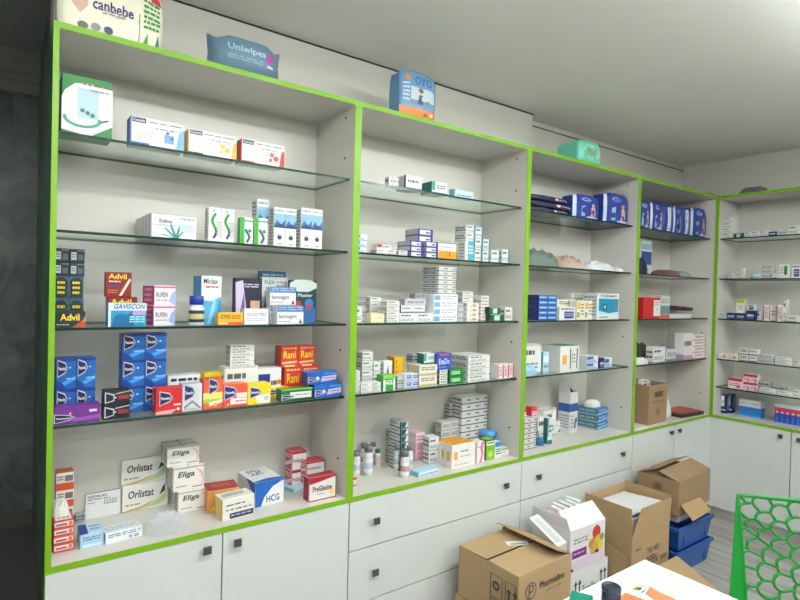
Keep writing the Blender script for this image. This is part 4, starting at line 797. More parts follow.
def crumple(w, d, h, mat, seed=0, n=26, rough=1., edge=.02, layers=1):
    """a dropped bag or folded cloth: closed lumpy form"""
    mb = MB(); top = []; bot = []
    for j in range(n+1):
        for i in range(n+1):
            a = 2*i/n-1; b_ = 2*j/n-1; r = (abs(a)**3+abs(b_)**3)**(1/3)
            f = max(0, 1-r**3)**.45 if r < 1 else 0
            k = 1/max(1, r)
            nn = noise.fractal(Vector((a*2.2*rough+seed, b_*2.2*rough, seed*.7)), .8, 2.2, 4)
            rg = abs(noise.noise(Vector((a*4*rough+seed*3, b_*4*rough, 1))))
            x = a*w/2*k*(1+.08*noise.noise(Vector((a*3, b_*3, seed+5)))); y = b_*d/2*k*(1+.08*noise.noise(Vector((a*3, b_*3, seed+9))))
            z = min(h, h*f*(.86+.16*nn-.3*rg+.12*noise.noise(Vector((a*9+seed, b_*9, 2))))); top.append((x, y, max(edge*h, z))); bot.append((x*.97, y*.97, 0))
    q = lambda i, j: j*(n+1)+i
    ft = [[q(i, j), q(i+1, j), q(i+1, j+1), q(i, j+1)] for j in range(n) for i in range(n)]
    N0 = len(top); fb = [[N0+q(i, j+1), N0+q(i+1, j+1), N0+q(i+1, j), N0+q(i, j)] for j in range(n) for i in range(n)]
    ring = [q(i, 0) for i in range(n)]+[q(n, j) for j in range(n)]+[q(n-i, n) for i in range(n)]+[q(0, n-j) for j in range(n)]
    fs = [[ring[k], N0+ring[k], N0+ring[(k+1) % len(ring)], ring[(k+1) % len(ring)]] for k in range(len(ring))]
    mb.raw(top+bot, ft+fb+[f[::-1] for f in fs], mat); return mb
def lump(c, s, x0, x1, yt, d, dp, name, label, cat, mat, seed=0, group=None, on_=None, rot=0, rough=1., zbase=None, edge=.02):
    cc, w, h, z0 = spot(c, s, x0, x1, yt, d, on_)
    o = crumple(w, dp, h*1.05, mat, seed, rough=rough, edge=edge).build(name, smooth=False); 
    put(o, c, (cc, d+dp/2, z0+.0005) if c < 4 else (XR+d+dp/2, cc, z0+.0005), rot); tag(o, label, cat, group)
    r = Rec(); r.z = z0+h*.7; r.o = o; return r
DIAP = [('r', 0, 0, .1, 1, (196, 206, 226)), ('c', .45, .8, .2, (90, 120, 200), .09), ('c', .45, .8, .16, (220, 226, 240), .06), ('c', .45, .8, .13, (40, 66, 160), .04),
        ('p', [(.28, .1), (.42, .1), (.42, .55), (.28, .5)], (150, 190, 226)), ('p', [(.6, .05), (.8, .05), (.82, .25), (.78, .48), (.7, .58), (.64, .45), (.66, .25)], (216, 170, 150)), ('c', .71, .6, .06, (206, 160, 140), .05), ('l', .5, .02, .95, .12, 1, (190, 206, 236))]
def diaper(c, x0, x1, yt, label, seed, d=.05, dp=.1, light=False):
    ops = DIAP if not light else [('r', .3, .05, .62, .92, (214, 222, 236)), ('p', [(.36, .2), (.55, .2), (.52, .8), (.4, .8)], (70, 100, 170)), ('l', .34, .08, .6, .16, 1, NAVY)]
    return soft(c, 1, x0, x1, yt, d, dp, 'diaper_pack', label, 'diaper pack', (36, 60, 148), ops, group='blue diaper packs on the top shelves', seed=seed)
# on top of the cabinets
soft(0, 0, 57, 163, -22, .03, .12, 'diaper_pack', 'cream and white diaper pack with purple lettering on top of the leftmost cabinet', 'diaper pack', (232, 228, 208),
     [('p', [(.18, .2), (.55, .05), (.72, .3), (.72, .98), (.15, .98)], (222, 226, 230)), ('t', 'canbebe', .31, .42, .70, .60, (72, 30, 110)), ('p', [(.12, .45), (.2, .3), (.27, .45), (.27, .8), (.12, .8)], (214, 176, 160)), ('c', .22, .12, .05, (110, 110, 106), .06), ('c', .34, .13, .045, (140, 146, 150), .06), ('c', .46, .13, .045, (60, 66, 110), .06),
      ('r', .755, .0, .762, .55, (60, 90, 70)), ('l', .8, .3, .97, .85, 6, (60, 150, 80)), ('p', [(.8, .05), (.84, .25), (.86, .05)], (70, 150, 80)), ('p', [(.93, .05), (.95, .28), (.99, .05)], (30, 120, 90)), ('r', .88, .85, .99, .98, (200, 60, 60)), ('l', .4, .36, .62, .46, 2, GRY)], zbase=ZT)
soft(0, 0, 213, 283, 38, .012, .11, 'wipes_pack', 'slate blue pillow pack of wet wipes on top of the leftmost cabinet', 'wipes pack', (98, 126, 148),
     [('t', 'Uniwipes', .2, .5, .74, .76, (170, 200, 220)), ('c', .8, .56, .05, (196, 70, 170), .14), ('l', .2, .3, .7, .44, 2, (130, 164, 190)), ('r', .76, .3, .86, .36, (206, 220, 230))], 'pillow', zbase=ZT, seed=3)
soft(1, 0, 400, 436, 72, .014, .09, 'diaper_pack', 'blue, white and orange children’s swim diaper pack on top of the second cabinet', 'diaper pack', (104, 150, 190),
     [('r', .0, 0, 1, .2, (226, 130, 40)), ('p', [(0, .2), (.3, .3), (.6, .24), (1, .32), (1, .2), (0, .2)], (226, 130, 40)), ('r', .28, .38, .95, .66, (190, 206, 214)), ('t', 'OYO', .38, .72, .86, .9, (50, 90, 160)), ('p', [(.46, .3), (.62, .3), (.6, .5), (.5, .5)], (70, 74, 120)), ('c', .55, .6, .07, (150, 90, 70), .06), ('c', .75, .36, .07, (110, 140, 110), .05), ('c', .2, .85, .08, (226, 130, 60), .06), ('l', .08, .3, .25, .75, 5, (210, 220, 226)), ('c', .7, .1, .06, (150, 90, 50), .04), ('c', .88, .12, .05, (230, 220, 210), .04)], 'brick', zbase=ZT, seed=5)
soft(2, 0, 580, 603, 141, .012, .17, 'wipes_pack', 'mint green pack of wipes lying end on, atop the third cabinet', 'wipes pack', (110, 206, 180),
     [('c', .5, .5, .36, (150, 226, 204), .34), ('c', .5, .5, .26, (170, 200, 150), .22), ('l', .3, .35, .7, .65, 3, (90, 150, 110))], zbase=ZT, seed=8)
w_ = MB(); rr = random.Random(4); p0 = Vector((2.12, .06, ZT+.006)); pts = []
for k in range(26): a = k*.9; pts.append(p0+Vector((.05*cos(a*.7)+.004*k, .02*sin(a), .006+.006*abs(sin(a*1.3)))))
w_.tube(pts, .0025, C(92, 76, 66), 5); o = w_.build('twisted_wire'); tag(o, 'small tangle of brown wire beside the mint green pack, atop the third cabinet', 'wire')
o = crumple(.34, .14, .03, plain('grey_brown_bag', (140, 126, 116), .7), 3).build('plastic_bag'); o.location = (3.95, .08, ZT+.001); tag(o, 'flat brownish grey bag lying on the cabinet tops at the corner', 'bag')
o = crumple(.13, .17, .055, plain('dark_grey_bag', (96, 94, 104), .6), 6).build('plastic_bag'); o.location = (4.02, -.19, ZT+.001); tag(o, 'dark grey crumpled bag standing up on the right wall cabinet', 'bag')
# third and fourth cabinets, top shelf
t = None
for k, (xa, xb, yt_) in enumerate(((529, 571, 208), (531, 574, 202), (533, 570, 196))):
    cc, w, h, z0 = spot(2, 1, xa, xb, yt_, .05)
    zb = SH[1] if k == 0 else t.z
    t = soft(2, 1, xa, xb, yt_, .05, .18, 'pad_pack', ['lowest', 'middle', 'topmost'][k]+' dark navy pack of pads lying flat on the top shelf of the third cabinet', 'pad pack', (36, 34, 66),
             [('c', .62, .5, .05, (220, 200, 220), .2), ('l', .7, .35, .95, .6, 1, (200, 180, 200)), ('r', .1, .4, .5, .46, (90, 80, 110)), ('r', .5, .1, .8, .2, (130, 40, 60))], group='dark navy pad packs lying flat', zbase=zb, seed=k*3)
diaper(2, 574, 600, 195, 'blue diaper pack beside the flat navy packs, top shelf of third cabinet', 1)
diaper(2, 597, 606, 197, 'narrow blue diaper pack squeezed behind two others, top shelf of third cabinet', 2, d=.17)
diaper(2, 604.5, 632, 194, 'largest blue diaper pack, next to the right panel of third cabinet', 3)
for k, (xa, xb, yt_, ll, lt) in enumerate(((638, 651, 200, 'leftmost blue diaper pack, top shelf of fourth cabinet', 0), (651.5, 664, 202, 'second blue diaper pack from left, top shelf of fourth cabinet', 0), (664.5, 674, 205, 'blue diaper pack turned to its white side, top shelf of fourth cabinet', 1), (674.5, 682, 206, 'narrow blue diaper pack right of the white sided one, fourth cabinet', 0), (682.5, 691, 208, 'second white sided blue diaper pack, fourth cabinet', 1), (691.5, 709, 208, 'rightmost and widest blue diaper pack, top shelf of fourth cabinet', 0))):
    diaper(3, xa, xb, yt_, ll, 10+k, light=bool(lt))
# third cabinet, second shelf: bags
lump(2, 2, 531, 566, 248, .045, .2, 'plastic_bag', 'greenish clear bag of tubing on the second shelf of third cabinet, left', 'bag', M['filmg'], 2, rough=1.6)
lump(2, 2, 566, 590, 254, .06, .2, 'plastic_bag', 'beige and pink wrapped bag in the middle of the second shelf, third cabinet', 'bag', plain('beige_wrap', (186, 164, 148), .5), 5, rough=1.5)
lump(2, 2, 593, 618, 260, .05, .18, 'paper_packet', 'white paper packets heaped on the second shelf of third cabinet, right', 'packet', plain('white_wrap', (216, 216, 222), .5), 9, rough=1.4)
lump(2, 2, 617, 629, 266, .06, .14, 'paper_packet', 'small white packet at the right end of the second shelf, third cabinet', 'packet', plain('white_wrap2', (216, 214, 214), .5), 11)
lump(2, 4, 525, 539, 366, .04, .05, 'plastic_wrap', 'pale blue wrapped sachet in front of the white carton, third cabinet', 'sachet', plain('pale_blue_wrap', (150, 190, 220), .3), 13)
# bottles
def bottle(loc, r, h, body, cap, label, name='pill_bottle', capr=.7, caph=.18, lab=None, cat='bottle', group=None, band=None):
    e = empty(name, loc); tag(e, label, cat, group)
    q = MB(); hb = h*(1-caph); q.lathe([(r*.92, 0), (r, h*.03), (r, hb*.82), (r*.85, hb*.93), (r*capr*.9, hb*.97), (r*capr*.9, hb)], C(*body), 16); q.build('body', e, True)
    q = MB(); q.lathe([(r*capr, hb), (r*capr, h*.985), (r*capr*.92, h)], C(*cap), 14); q.build('cap', e, True)
    if lab: q = MB(); q.lathe([(r*1.01, hb*.15), (r*1.015, hb*.16), (r*1.015, hb*.72), (r*1.01, hb*.73)], C(*lab), 16); o = q.build('paper_label', e, True)
    if band: q = MB(); q.lathe([(r*1.02, hb*.3), (r*1.025, hb*.31), (r*1.025, hb*.55), (r*1.02, hb*.56)], C(*band), 16); q.build('label_band', e, True)
    return e
def bott(c, s, x0, x1, yt, d=None, yb=None, **k):
    z0 = SH[s]; xm = (x0+x1)/2
    if yb: p = on(xm, yb, 2, z0); d = p.y
    ax, v = plane(c, d); a, b_ = onz(x0, ax, v, z0), onz(x1, ax, v, z0); t = on(xm, yt, ax, v)
    r = abs(b_.x-a.x)/2*.93; loc = (min(max((a.x+b_.x)/2, c*WU+NT+r+.004), (c+1)*WU-NT-r-.004), d+r, z0+.0003)
    return bottle(loc, r, t.z-z0, **k)
bott(0, 3, 190, 206.5, 296, d=.045, body=(222, 222, 226), cap=(30, 60, 170), capr=.92, caph=.3, lab=(40, 44, 66), band=(196, 190, 130), label='white bottle with blue cap and dark label, third shelf of leftmost cabinet', name='medicine_bottle')
G_ = 'white vials with grey caps on the bottom board of the second cabinet'
vi = 0
for (xa, xb, yt_, yb_, w1) in ((352.5, 359, 441, 462, 'rear, against the left panel'), (358.5, 365.5, 443, 466, 'second of the rear row'), (354.5, 362, 452, 478, 'front, against the left panel'), (362.5, 370, 444, 470, 'middle of the cluster'), (366, 375, 447, 478, 'front right of the cluster'), (371, 377.5, 443, 466, 'rear right of the cluster'),
                               (396, 402.5, 446, 472, 'left of the pair row beside pink box'), (402, 408.5, 443, 468, 'rear, left of pink box'), (408, 414.5, 446, 473, 'nearest the pink box'), (403.5, 411, 452, 480, 'front, below pink box')):
    bott(1, 5, xa, xb, yt_, yb=yb_-2, body=(214, 218, 222), cap=(120, 124, 134), capr=.85, caph=.2, lab=(232, 232, 232), band=((190, 200, 220), (200, 150, 160))[vi % 2], label=f'white vial with grey cap, {w1}, second cabinet', group=G_); vi += 1
bott(1, 5, 376.5, 382, 450, yb=466, body=(226, 226, 222), cap=(60, 130, 80), capr=.9, caph=.2, lab=(222, 196, 196), label='white vial with green cap beside the teal edged boxes, second cabinet')
bott(1, 5, 352.5, 358, 474, yb=486, body=(190, 70, 50), cap=(220, 214, 206), capr=.9, caph=.3, lab=(230, 210, 190), label='small red and white jar at the front left of the bottom board, second cabinet', name='medicine_jar')
e = bott(2, 5, 539.5, 546, 432, yb=446, body=(44, 110, 170), cap=(190, 220, 236), capr=.35, caph=.55, label='small dropper bottle with blue base, bottom board of third cabinet', name='dropper_bottle')
bott(1, 5, 487.5, 500, 432, d=.13, body=(80, 150, 210), cap=(90, 160, 220), capr=1.02, caph=.3, label='bright blue tub behind lime box, bottom board of second cabinet', name='plastic_tub', cat='tub')
# leftmost cabinet, bottom board
o = crumple(.125, .115, .055, M['filmc'], 4, rough=4.5, n=44).build('plastic_bag', loc=(.335, .092, ZS+.0005)); tag(o, 'crumpled clear plastic bag in front of the slimming capsule boxes', 'bag')
p_ = on(62, 518, 2, SH[5]); o = crumple(.045, .06, .05, plain('tissue_white', (224, 222, 218), .8), 7).build('paper_tissue')
o.location = (.055, .07, ITEMS[0].location.z); 
for it in ITEMS:
    if it['label'].startswith('red edged white box, topmost'): o.location = (it.location.x-.005, it.location.y+.02, it.location.z+ (max(v.co.z for v in it.data.vertices)))
tag(o, 'white tissue lying on the red edged boxes at the left panel', 'tissue')
# ------------------------------------------------------------------ open cartons
def carton(w, d, h, mat, name, loc, rz, label, cat='carton', t=.004, flaps=(), ops=[], group=None, top=False, inside=None):
    """flaps: (side, length, angle from upright outwards in degrees, inset0, inset1)"""
    e = empty(name, loc, rz); tag(e, label, cat, group)
    q = MB(); q.box(-w/2, -d/2, 0, w/2, d/2, t, mat)
    q.box(-w/2, -d/2, t, w/2, -d/2+t, h, mat); q.box(-w/2, d/2-t, t, w/2, d/2, h, mat)
    q.box(-w/2, -d/2+t, t, -w/2+t, d/2-t, h, mat); q.box(w/2-t, -d/2+t, t, w/2, d/2-t, h, mat)
    decals(q, ops, w, d, h, base=.0006)
    q.build('box_body', e)
    for f in flaps:
        side, ln, ang, i0, i1 = f[:5]; mt = f[5] if len(f) > 5 else mat; ops2 = f[6] if len(f) > 6 else []
        L = w if side in 'FK' else d; tp = .012
        q = MB(); V = [(-L/2+tp*0+.001, 0), (L/2-.001, 0), (L/2-i1, ln), (-L/2+i0, ln)]
        T_ = .003; vs = [(x, -T_/2, z) for x, z in V]+[(x, T_/2, z) for x, z in V]
        q.raw(vs, [(0, 1, 2, 3), (7, 6, 5, 4), (0, 4, 5, 1), (1, 5, 6, 2), (2, 6, 7, 3), (3, 7, 4, 0)], mt)
        for u0, v0, u1, v1, c in ops2: q.face([(-L/2+u0*L, -T_/2-.0005, v0*ln), (-L/2+u1*L, -T_/2-.0005, v0*ln), (-L/2+u1*L, -T_/2-.0005, v1*ln), (-L/2+u0*L, -T_/2-.0005, v1*ln)], C(c))
        o = q.build('flap', e)
        base = {'F': (0, -d/2, 0), 'K': (0, d/2, pi), 'L': (-w/2, 0, -pi/2), 'R': (w/2, 0, pi/2)}[side]
        o.location = (base[0], base[1], h+.001); o.rotation_euler = Matrix.Rotation(base[2], 3, 'Z').to_4x4().to_euler()
        o.rotation_euler = (Matrix.Rotation(base[2], 3, 'Z') @ Matrix.Rotation(radians(ang), 3, 'X')).to_euler()
    return e
INK = (70, 62, 54)
# tall stockings box standing open
p = on(569, 424, 2, ZS); 
_q = onz(574, 1, .17, ZS)
e = carton(.088, .075, .24, C(224, 222, 226), 'open_carton', (_q.x, .215, ZS+.0005), .12, 'tall white and blue open carton with dark contents on the bottom board, third cabinet',
    ops=[('r', 0, .52, 1, .72, (40, 80, 160)), ('r', .55, .1, .75, .28, (60, 60, 120)), ('r', .65, .25, .9, .36, (70, 70, 130)), ('l', .1, .1, .45, .45, 4, GRY), ('L', 'r', 0, .52, 1, .72, (60, 100, 170)), ('L', 'l', .1, .1, .9, .45, 5, GRY)], flaps=(('K', .05, -8, .004, .004), ('L', .03, 10, .006, .006)))
o = crumple(.07, .06, .07, C(34, 40, 78), 3).build('stocking_bundle', loc=(_q.x, .215, ZS+.195)); tag(o, 'dark navy bundle sticking out of the tall open carton', 'stockings')
t = None
for k in range(3):
    z = ZS+k*.042; o = bpy.data.objects.new('mask_box', boxmesh('maskbox', .125, .14, .041)); COL.objects.link(o)
    o.location = (2.846, .215, z+.0003); o.rotation_euler = (0, 0, .10+.04*(k % 2)); tag(o, ['lowest', 'middle', 'topmost'][k]+' flat blue mask box in the pile on the bottom board, third cabinet', 'mask box', 'flat blue mask boxes')
o = crumple(.10, .08, .045, plain('tissue2', (226, 226, 224), .8), 12).build('paper_tissue', loc=(2.846, .215, ZS+.1265)); tag(o, 'white tissue pulled up from the topmost blue mask box', 'tissue')
# fourth cabinet contents
lump(3, 2, 639, 649.5, 256, .05, .08, 'drawstring_bag', 'rounded navy bag by the left panel, second shelf of fourth cabinet', 'bag', C(26, 36, 60), 3, rough=.6)
DES['tallbottlebox'] = dict(c=(222, 224, 226), ops=[('r', 0, .3, 1, .68, (50, 84, 150)), ('r', 0, .72, 1, .9, (150, 180, 200)), ('l', .2, .05, .8, .2, 2, GRY)])
B(3, 2, 641, 651, 240, 'tall white and blue box behind navy bag', 'tallbottlebox', d=.16, dp=.06)
lump(3, 2, 668, 684, 269, .06, .16, 'folded_cloth', 'mauve folded cloth in clear wrap, second shelf of fourth cabinet', 'cloth', plain('mauve', (126, 84, 92), .8), 5, edge=.4)
lump(3, 2, 681, 694, 270.5, .08, .12, 'plastic_bag', 'small clear bag right of the mauve cloth, fourth cabinet', 'bag', M['film'], 8)
r_ = lump(3, 3, 669, 697, 311, .05, .2, 'folded_cloth', 'white folded cloth under the maroon one, third shelf of fourth cabinet', 'cloth', plain('white_cloth', (206, 206, 208), .85), 7, rough=.5, edge=.5)
lump(3, 3, 671, 698, 306, .06, .18, 'folded_cloth', 'maroon folded cloth on top of the white one, third shelf of fourth cabinet', 'cloth', plain('maroon', (74, 34, 42), .85), 9, rough=.5, on_=flat(SH[3]+.05), edge=.6)
lump(3, 4, 635, 654, 341, .125, .16, 'draped_cloth', 'dark grey cloth heaped by the left panel, fourth shelf of fourth cabinet', 'cloth', plain('dark_cloth', (64, 62, 60), .85), 4, rough=.7)
lump(3, 4, 637, 650, 357.5, .035, .06, 'paper_stack', 'white papers in front of the dark cloth, fourth shelf of fourth cabinet', 'papers', plain('papers', (222, 222, 222), .7), 5, edge=.6)
lump(3, 4, 660, 676, 345, .2, .1, 'plastic_bag', 'clear bag behind the low boxes, fourth shelf of fourth cabinet', 'bag', M['film'], 15)
bott(3, 4, 681.5, 685.5, 344, d=.06, body=(166, 60, 70), cap=(226, 220, 220), capr=.8, caph=.25, lab=(214, 190, 190), label='small red bottle left of the white boxes, fourth shelf of fourth cabinet', name='medicine_bottle')
z0 = ZS; e = carton(.235, .21, .25, M['card2'], 'open_carton', (3.30, .15, ZS+.0005), .03, 'tall brown carton packed with boxes on the bottom board, fourth cabinet',
    ops=[('r', .3, .68, .75, .82, (96, 80, 64)), ('l', .2, .52, .8, .6, 2, (110, 90, 70)), ('p', [(.5, .2), (.62, .3), (.5, .4), (.38, .3)], (84, 70, 56)), ('c', .5, .3, .05, (150, 124, 98))])
for k, (dx, dz, dy, col) in enumerate(((-.03, .16, -.01, 'navywhite'), (.035, .14, .02, 'white'), (-.045, .15, .04, 'blackline'))):
    o = bpy.data.objects.new('medicine_box', boxmesh(col, .06 if k == 0 else .04, .03, .075)); COL.objects.link(o); o.location = (3.27+dx*1.6, .12+dy, z0+dz+.045); o.rotation_euler = (0, 0, .03)
    tag(o, ['navy and white box', 'plain white box', 'dark lined box'][k]+' sticking out of the brown carton in the fourth cabinet', 'medicine box')
q = MB(); q.lathe([(.035, 0), (.055, .02), (.05, .07), (.03, .12), (.012, .15), (.018, .165), (.008, .18)], plain('white_bag', (220, 222, 226), .45), 14)
for i in range(len(q.v)):
    v = Vector(q.v[i]); n_ = noise.noise(v*30)*.012; q.v[i] = (v.x+n_, v.y*.8+n_*.6, v.z)
o = q.build('tied_bag', smooth=True, loc=(3.52, .12, ZS+.0005)); tag(o, 'white tied plastic bag right of the brown carton, fourth cabinet', 'bag')
o = crumple(.13, .09, .07, C(40, 44, 44), 6).build('pouch', loc=(3.66, .24, ZS+.0005)); tag(o, 'black pouch behind the red topped case, fourth cabinet', 'pouch')
e = empty('flat_case', (3.74, .11, ZS+.0003), -.06); tag(e, 'flat black case with a red top at the right panel, bottom board of fourth cabinet', 'case')
q = MB(); q.box(-.14, -.08, 0, .14, .08, .022, C(44, 44, 50)); q.build('base', e)
q = MB(); q.box(-.132, -.074, .0222, .10, .074, .032, C(176, 74, 62)); q.build('lid', e)
o = crumple(.09, .09, .03, plain('cream_paper', (206, 190, 164), .8), 3).build('paper_bag', loc=(3.06, .10, ZS+.0005)); tag(o, 'crumpled cream paper at the left panel, bottom board of fourth cabinet', 'paper')
o = crumple(.15, .03, .008, plain('papers2', (222, 222, 224), .8), 5).build('paper_sheet', loc=(3.06, .018, ZS+.0005)); tag(o, 'white papers lying in front of the brown carton, fourth cabinet', 'papers')

# ------------------------------------------------------------------ cartons on the floor
arrows = [('r', .28, .28, .3, .78, INK), ('r', .48, .28, .5, .78, INK)]
def sq(u0, v0, u1, v1, c=INK, t=.012):
    return [('r', u0, v0, u0+t, v1, c), ('r', u1-t, v0, u1, v1, c), ('r', u0, v0, u1, v0+t, c), ('r', u0, v1-t, u1, v1, c)]
def up(u, v, s, c=INK): return [('r', u, v, u+.12*s, v+s*.7, c), ('p', [(u-.12*s, v+.65*s), (u+.24*s, v+.65*s), (u+.06*s, v+s)], c), ('r', u+.4*s, v, u+.52*s, v+s*.7, c), ('p', [(u+.28*s, v+.65*s), (u+.64*s, v+.65*s), (u+.46*s, v+s)], c), ('r', u-.1*s, v-.1*s, u+.62*s, v-.03*s, c)]
lo = carton(.37, .345, .205, M['card'], 'cardboard_carton', (1.67, -.235, 0), .015, 'brown cardboard carton on the floor, under the closed logo carton', flaps=(('F', .17, -89.5, 0, 0), ('K', .17, -89.5, 0, 0)))
MARK = [('c', .22, .64, .1, (60, 58, 56)), ('c', .22, .64, .086, (176, 148, 110)), ('c', .225, .68, .048, (60, 58, 56)), ('c', .225, .68, .03, (176, 148, 110)), ('r', .178, .48, .195, .76, (60, 58, 56))]
hi = carton(.34, .325, .205, M['card'], 'cardboard_carton', (1.665, -.235, .2125), .035, 'brown pharmacy carton with round P logo and dark lettering, on another carton by the drawers',
    flaps=(('F', .158, -89, 0, 0), ('K', .158, -88, 0, 0, M['card']), ('R', .115, -68, .0, .0)),
    ops=[*MARK, ('t', 'Pharmaline', .38, .59, .86, .73, (58, 54, 52)), ('l', .5, .47, .8, .52, 1, (140, 116, 88)),
         *[('L',)+x for x in sq(.56, .36, .76, .82)], *[('L',)+x for x in sq(.56, -.02+.04, .76, .34)], *[('L',)+x for x in sq(.8, .36, .97, .82)], *[('L',)+x for x in sq(.8, .02, .97, .34)],
         ('L', 'c', .66, .62, .06, (60, 74, 74)), ('L', 'c', .66, .62, .03, (150, 130, 100)), ('L', 'p', [(.6, .2), (.72, .2), (.66, .3)], INK), *[('L',)+x for x in up(.85, .46, .24)], ('L', 'c', .885, .2, .04, INK)])
q = MB(); q.box(-.05, -.02, 0, .05, .02, .0008, C(226, 226, 222)); q.face([(-.035, -.012, .001), (.035, -.012, .001), (.035, .0, .001), (-.035, .0, .001)], C(150, 150, 160)); o = q.build('address_label', hi, loc=(.04, .02, .2145), rot=(0, 0, -.5))
# white cartons in the middle
wl = carton(.29, .23, .235, C(224, 226, 226), 'white_carton', (2.145, -.16, 0), .0, 'white shipping carton with black handling symbols on the floor, under the fruit print carton',
    flaps=(('F', .11, -89.5, 0, 0), ('K', .11, -89.5, 0, 0)), ops=[*up(.12, .55, .26, K), ('t', 'Formiline', .32, .48, .7, .66, (70, 70, 76)), *up(.8, .58, .26, K), ('l', .1, .2, .9, .35, 2, GRY)])
wu = carton(.27, .22, .19, C(228, 222, 226), 'white_carton', (2.125, -.165, .2405), .0, 'open white and pink carton with fruit picture, standing on the shipping carton', ops=[o for o in DES['nutrition']['ops']],
    flaps=(('F', .10, -48, .004, .004, C(230, 230, 232)), ('L', .06, 15, .01, .01)))
FR = random.Random(3)
for k in range(6):
    o = bpy.data.objects.new('medicine_box', boxmesh(['white', 'pinkwhite', 'bluecell', 'white', 'bluewhite', 'white'][k], .085, .024, .11)); COL.objects.link(o)
    o.location = (2.085+.028*k, -.13+.012*(k % 2), .36+.008*(k % 3)); o.rotation_euler = (0, FR.uniform(-.06, .06), 1.5+FR.uniform(-.04, .04))
    tag(o, ['first', 'second', 'third', 'fourth', 'fifth', 'sixth'][k]+' from left of the small boxes sticking up inside the open fruit print carton', 'medicine box', 'small boxes in the open fruit print carton')
e = carton(.052, .20, .045, C(222, 224, 224), 'slim_carton', (0, 0, 0), 0, 'slim white carton leaning between the logo carton and the fruit print carton', flaps=())
q = MB(); q.box(-.026, -.10, 0, .026, .10, .003, C(228, 230, 230)); q.face([(-.015, -.08, .0034), (.012, -.08, .0034), (.012, .08, .0034), (-.015, .08, .0034)], C(206, 208, 210)); q.build('lid', e, loc=(0, 0, .0452))
e.rotation_euler = (radians(17), radians(-14), radians(-13)); e.location = (1.935, -.19, .385)
lump_ = crumple(.065, .17, .08, plain('pink_film', (214, 186, 194), .35), 5).build('pink_wrapper', loc=(2.03, -.15, .40)); tag(lump_, 'pink wrapper spilling from the left side of the open fruit print carton', 'wrapper')
lump_.rotation_euler = (0, .12, 0)
# tall open brown carton
ob = carton(.36, .27, .30, M['card'], 'cardboard_carton', (2.62, -.175, 0), .0, 'tall open brown carton with upright flaps and white sheet inside, black handling print',
    flaps=(('L', .15, 3, .0, .0), ('K', .145, -4, .0, .03), ('R', .15, 2, .0, .0), ('F', .14, 3, .07, .0)),
    ops=[('t', 'THIS WAY', .4, .62, .74, .73, INK), ('t', 'OPEN', .36, .42, .68, .58, INK), ('l', .1, .74, .24, .8, 1, INK), ('t', 'HERE', .76, .42, .95, .5, INK), ('L', 'c', .5, .5, .08, INK), ('L', 'c', .5, .5, .05, (170, 144, 108)), ('L', 'r', .46, .3, .5, .45, INK)])
q = MB(); q.box(-.15, -.115, 0, .15, .115, .012, C(228, 230, 232)); q.build('foam_sheet', None); o = bpy.data.objects['foam_sheet']; o.location = (2.62, -.175, .397); o.rotation_euler = (-.08, 0, 0); tag(o, 'white sheet lying inside the tall open brown carton', 'sheet')
o = None
q = MB(); q.box(-.14, -.11, 0, .14, .11, .375, C(214, 214, 212)); o = q.build('foam_block', loc=(2.62, -.175, .006)); bevel_mesh(o.data, .004); tag(o, 'pale packing block filling the tall open brown carton', 'packing')
# a loose flap of card in front and a leaning one on the left
def sheet(pts, t, name, label, mat):
    P_ = [Vector(p) for p in pts]; n_ = (P_[1]-P_[0]).cross(P_[2]-P_[0]).normalized()*t
    q = MB(); vs = [p for p in P_]+[p+n_ for p in P_]; k = len(P_)
    q.raw(vs, [list(range(k))[::-1], list(range(k, 2*k))]+[[i, (i+1) % k, k+(i+1) % k, k+i] for i in range(k)], mat); o = q.build(name); tag(o, label, 'cardboard sheet'); return o
sheet([(2.38, -.30, .0), (2.40, -.05, .0), (2.42, -.06, .27), (2.395, -.31, .22)], .003, 'cardboard_sheet', 'brown cardboard sheet leaning between white cartons and the tall open carton', M['card'])
sheet([(2.50, -.60, .004), (2.86, -.58, .004), (2.84, -.335, .12), (2.56, -.335, .12)], .003, 'cardboard_sheet', 'pale brown cardboard sheet lying sloped on the floor before the tall open carton', M['card'])
# blue tubs and the brown carton on them
def tub(loc, label):
    e = empty('storage_tub', loc); tag(e, label, 'tub', 'blue storage tubs stacked by the doors')
    q = MB(); w, d, h = .40, .29, .128; a = .035; B_ = M['blue']
    V = [(-w/2+a, -d/2+a*.6, 0), (w/2-a, -d/2+a*.6, 0), (w/2-a, d/2-a*.6, 0), (-w/2+a, d/2-a*.6, 0), (-w/2+.008, -d/2+.008, h), (w/2-.008, -d/2+.008, h), (w/2-.008, d/2-.008, h), (-w/2+.008, d/2-.008, h)]
    q.raw(V, [(3, 2, 1, 0), (0, 1, 5, 4), (1, 2, 6, 5), (2, 3, 7, 6), (3, 0, 4, 7)], B_); 
    V2 = [(x*.97, y*.96, z+.003) for x, y, z in V]; q.raw(V2, [(0, 1, 2, 3), (4, 5, 1, 0), (5, 6, 2, 1), (6, 7, 3, 2), (7, 4, 0, 3)], B_)
    for k in (-3, 3): q.box(k*.04-.002, -d/2+.012, .02, k*.04+.002, -d/2+.022, h-.01, B_)
    q.build('tub_body', e)
    q = MB()
    q.box(-w/2, -d/2, h-.018, w/2, -d/2+.016, h, B_); q.box(-w/2, d/2-.016, h-.018, w/2, d/2, h, B_); q.box(-w/2, -d/2+.016, h-.018, -w/2+.016, d/2-.016, h, B_); q.box(w/2-.016, -d/2+.016, h-.018, w/2, d/2-.016, h, B_)
    o = q.build('rim', e)
    q = MB(); q.tube([(w/2, -.06, h-.01), (w/2+.018, -.05, h-.02), (w/2+.018, .05, h-.02), (w/2, .06, h-.01)], .007, B_, 8); q.build('handle', e)
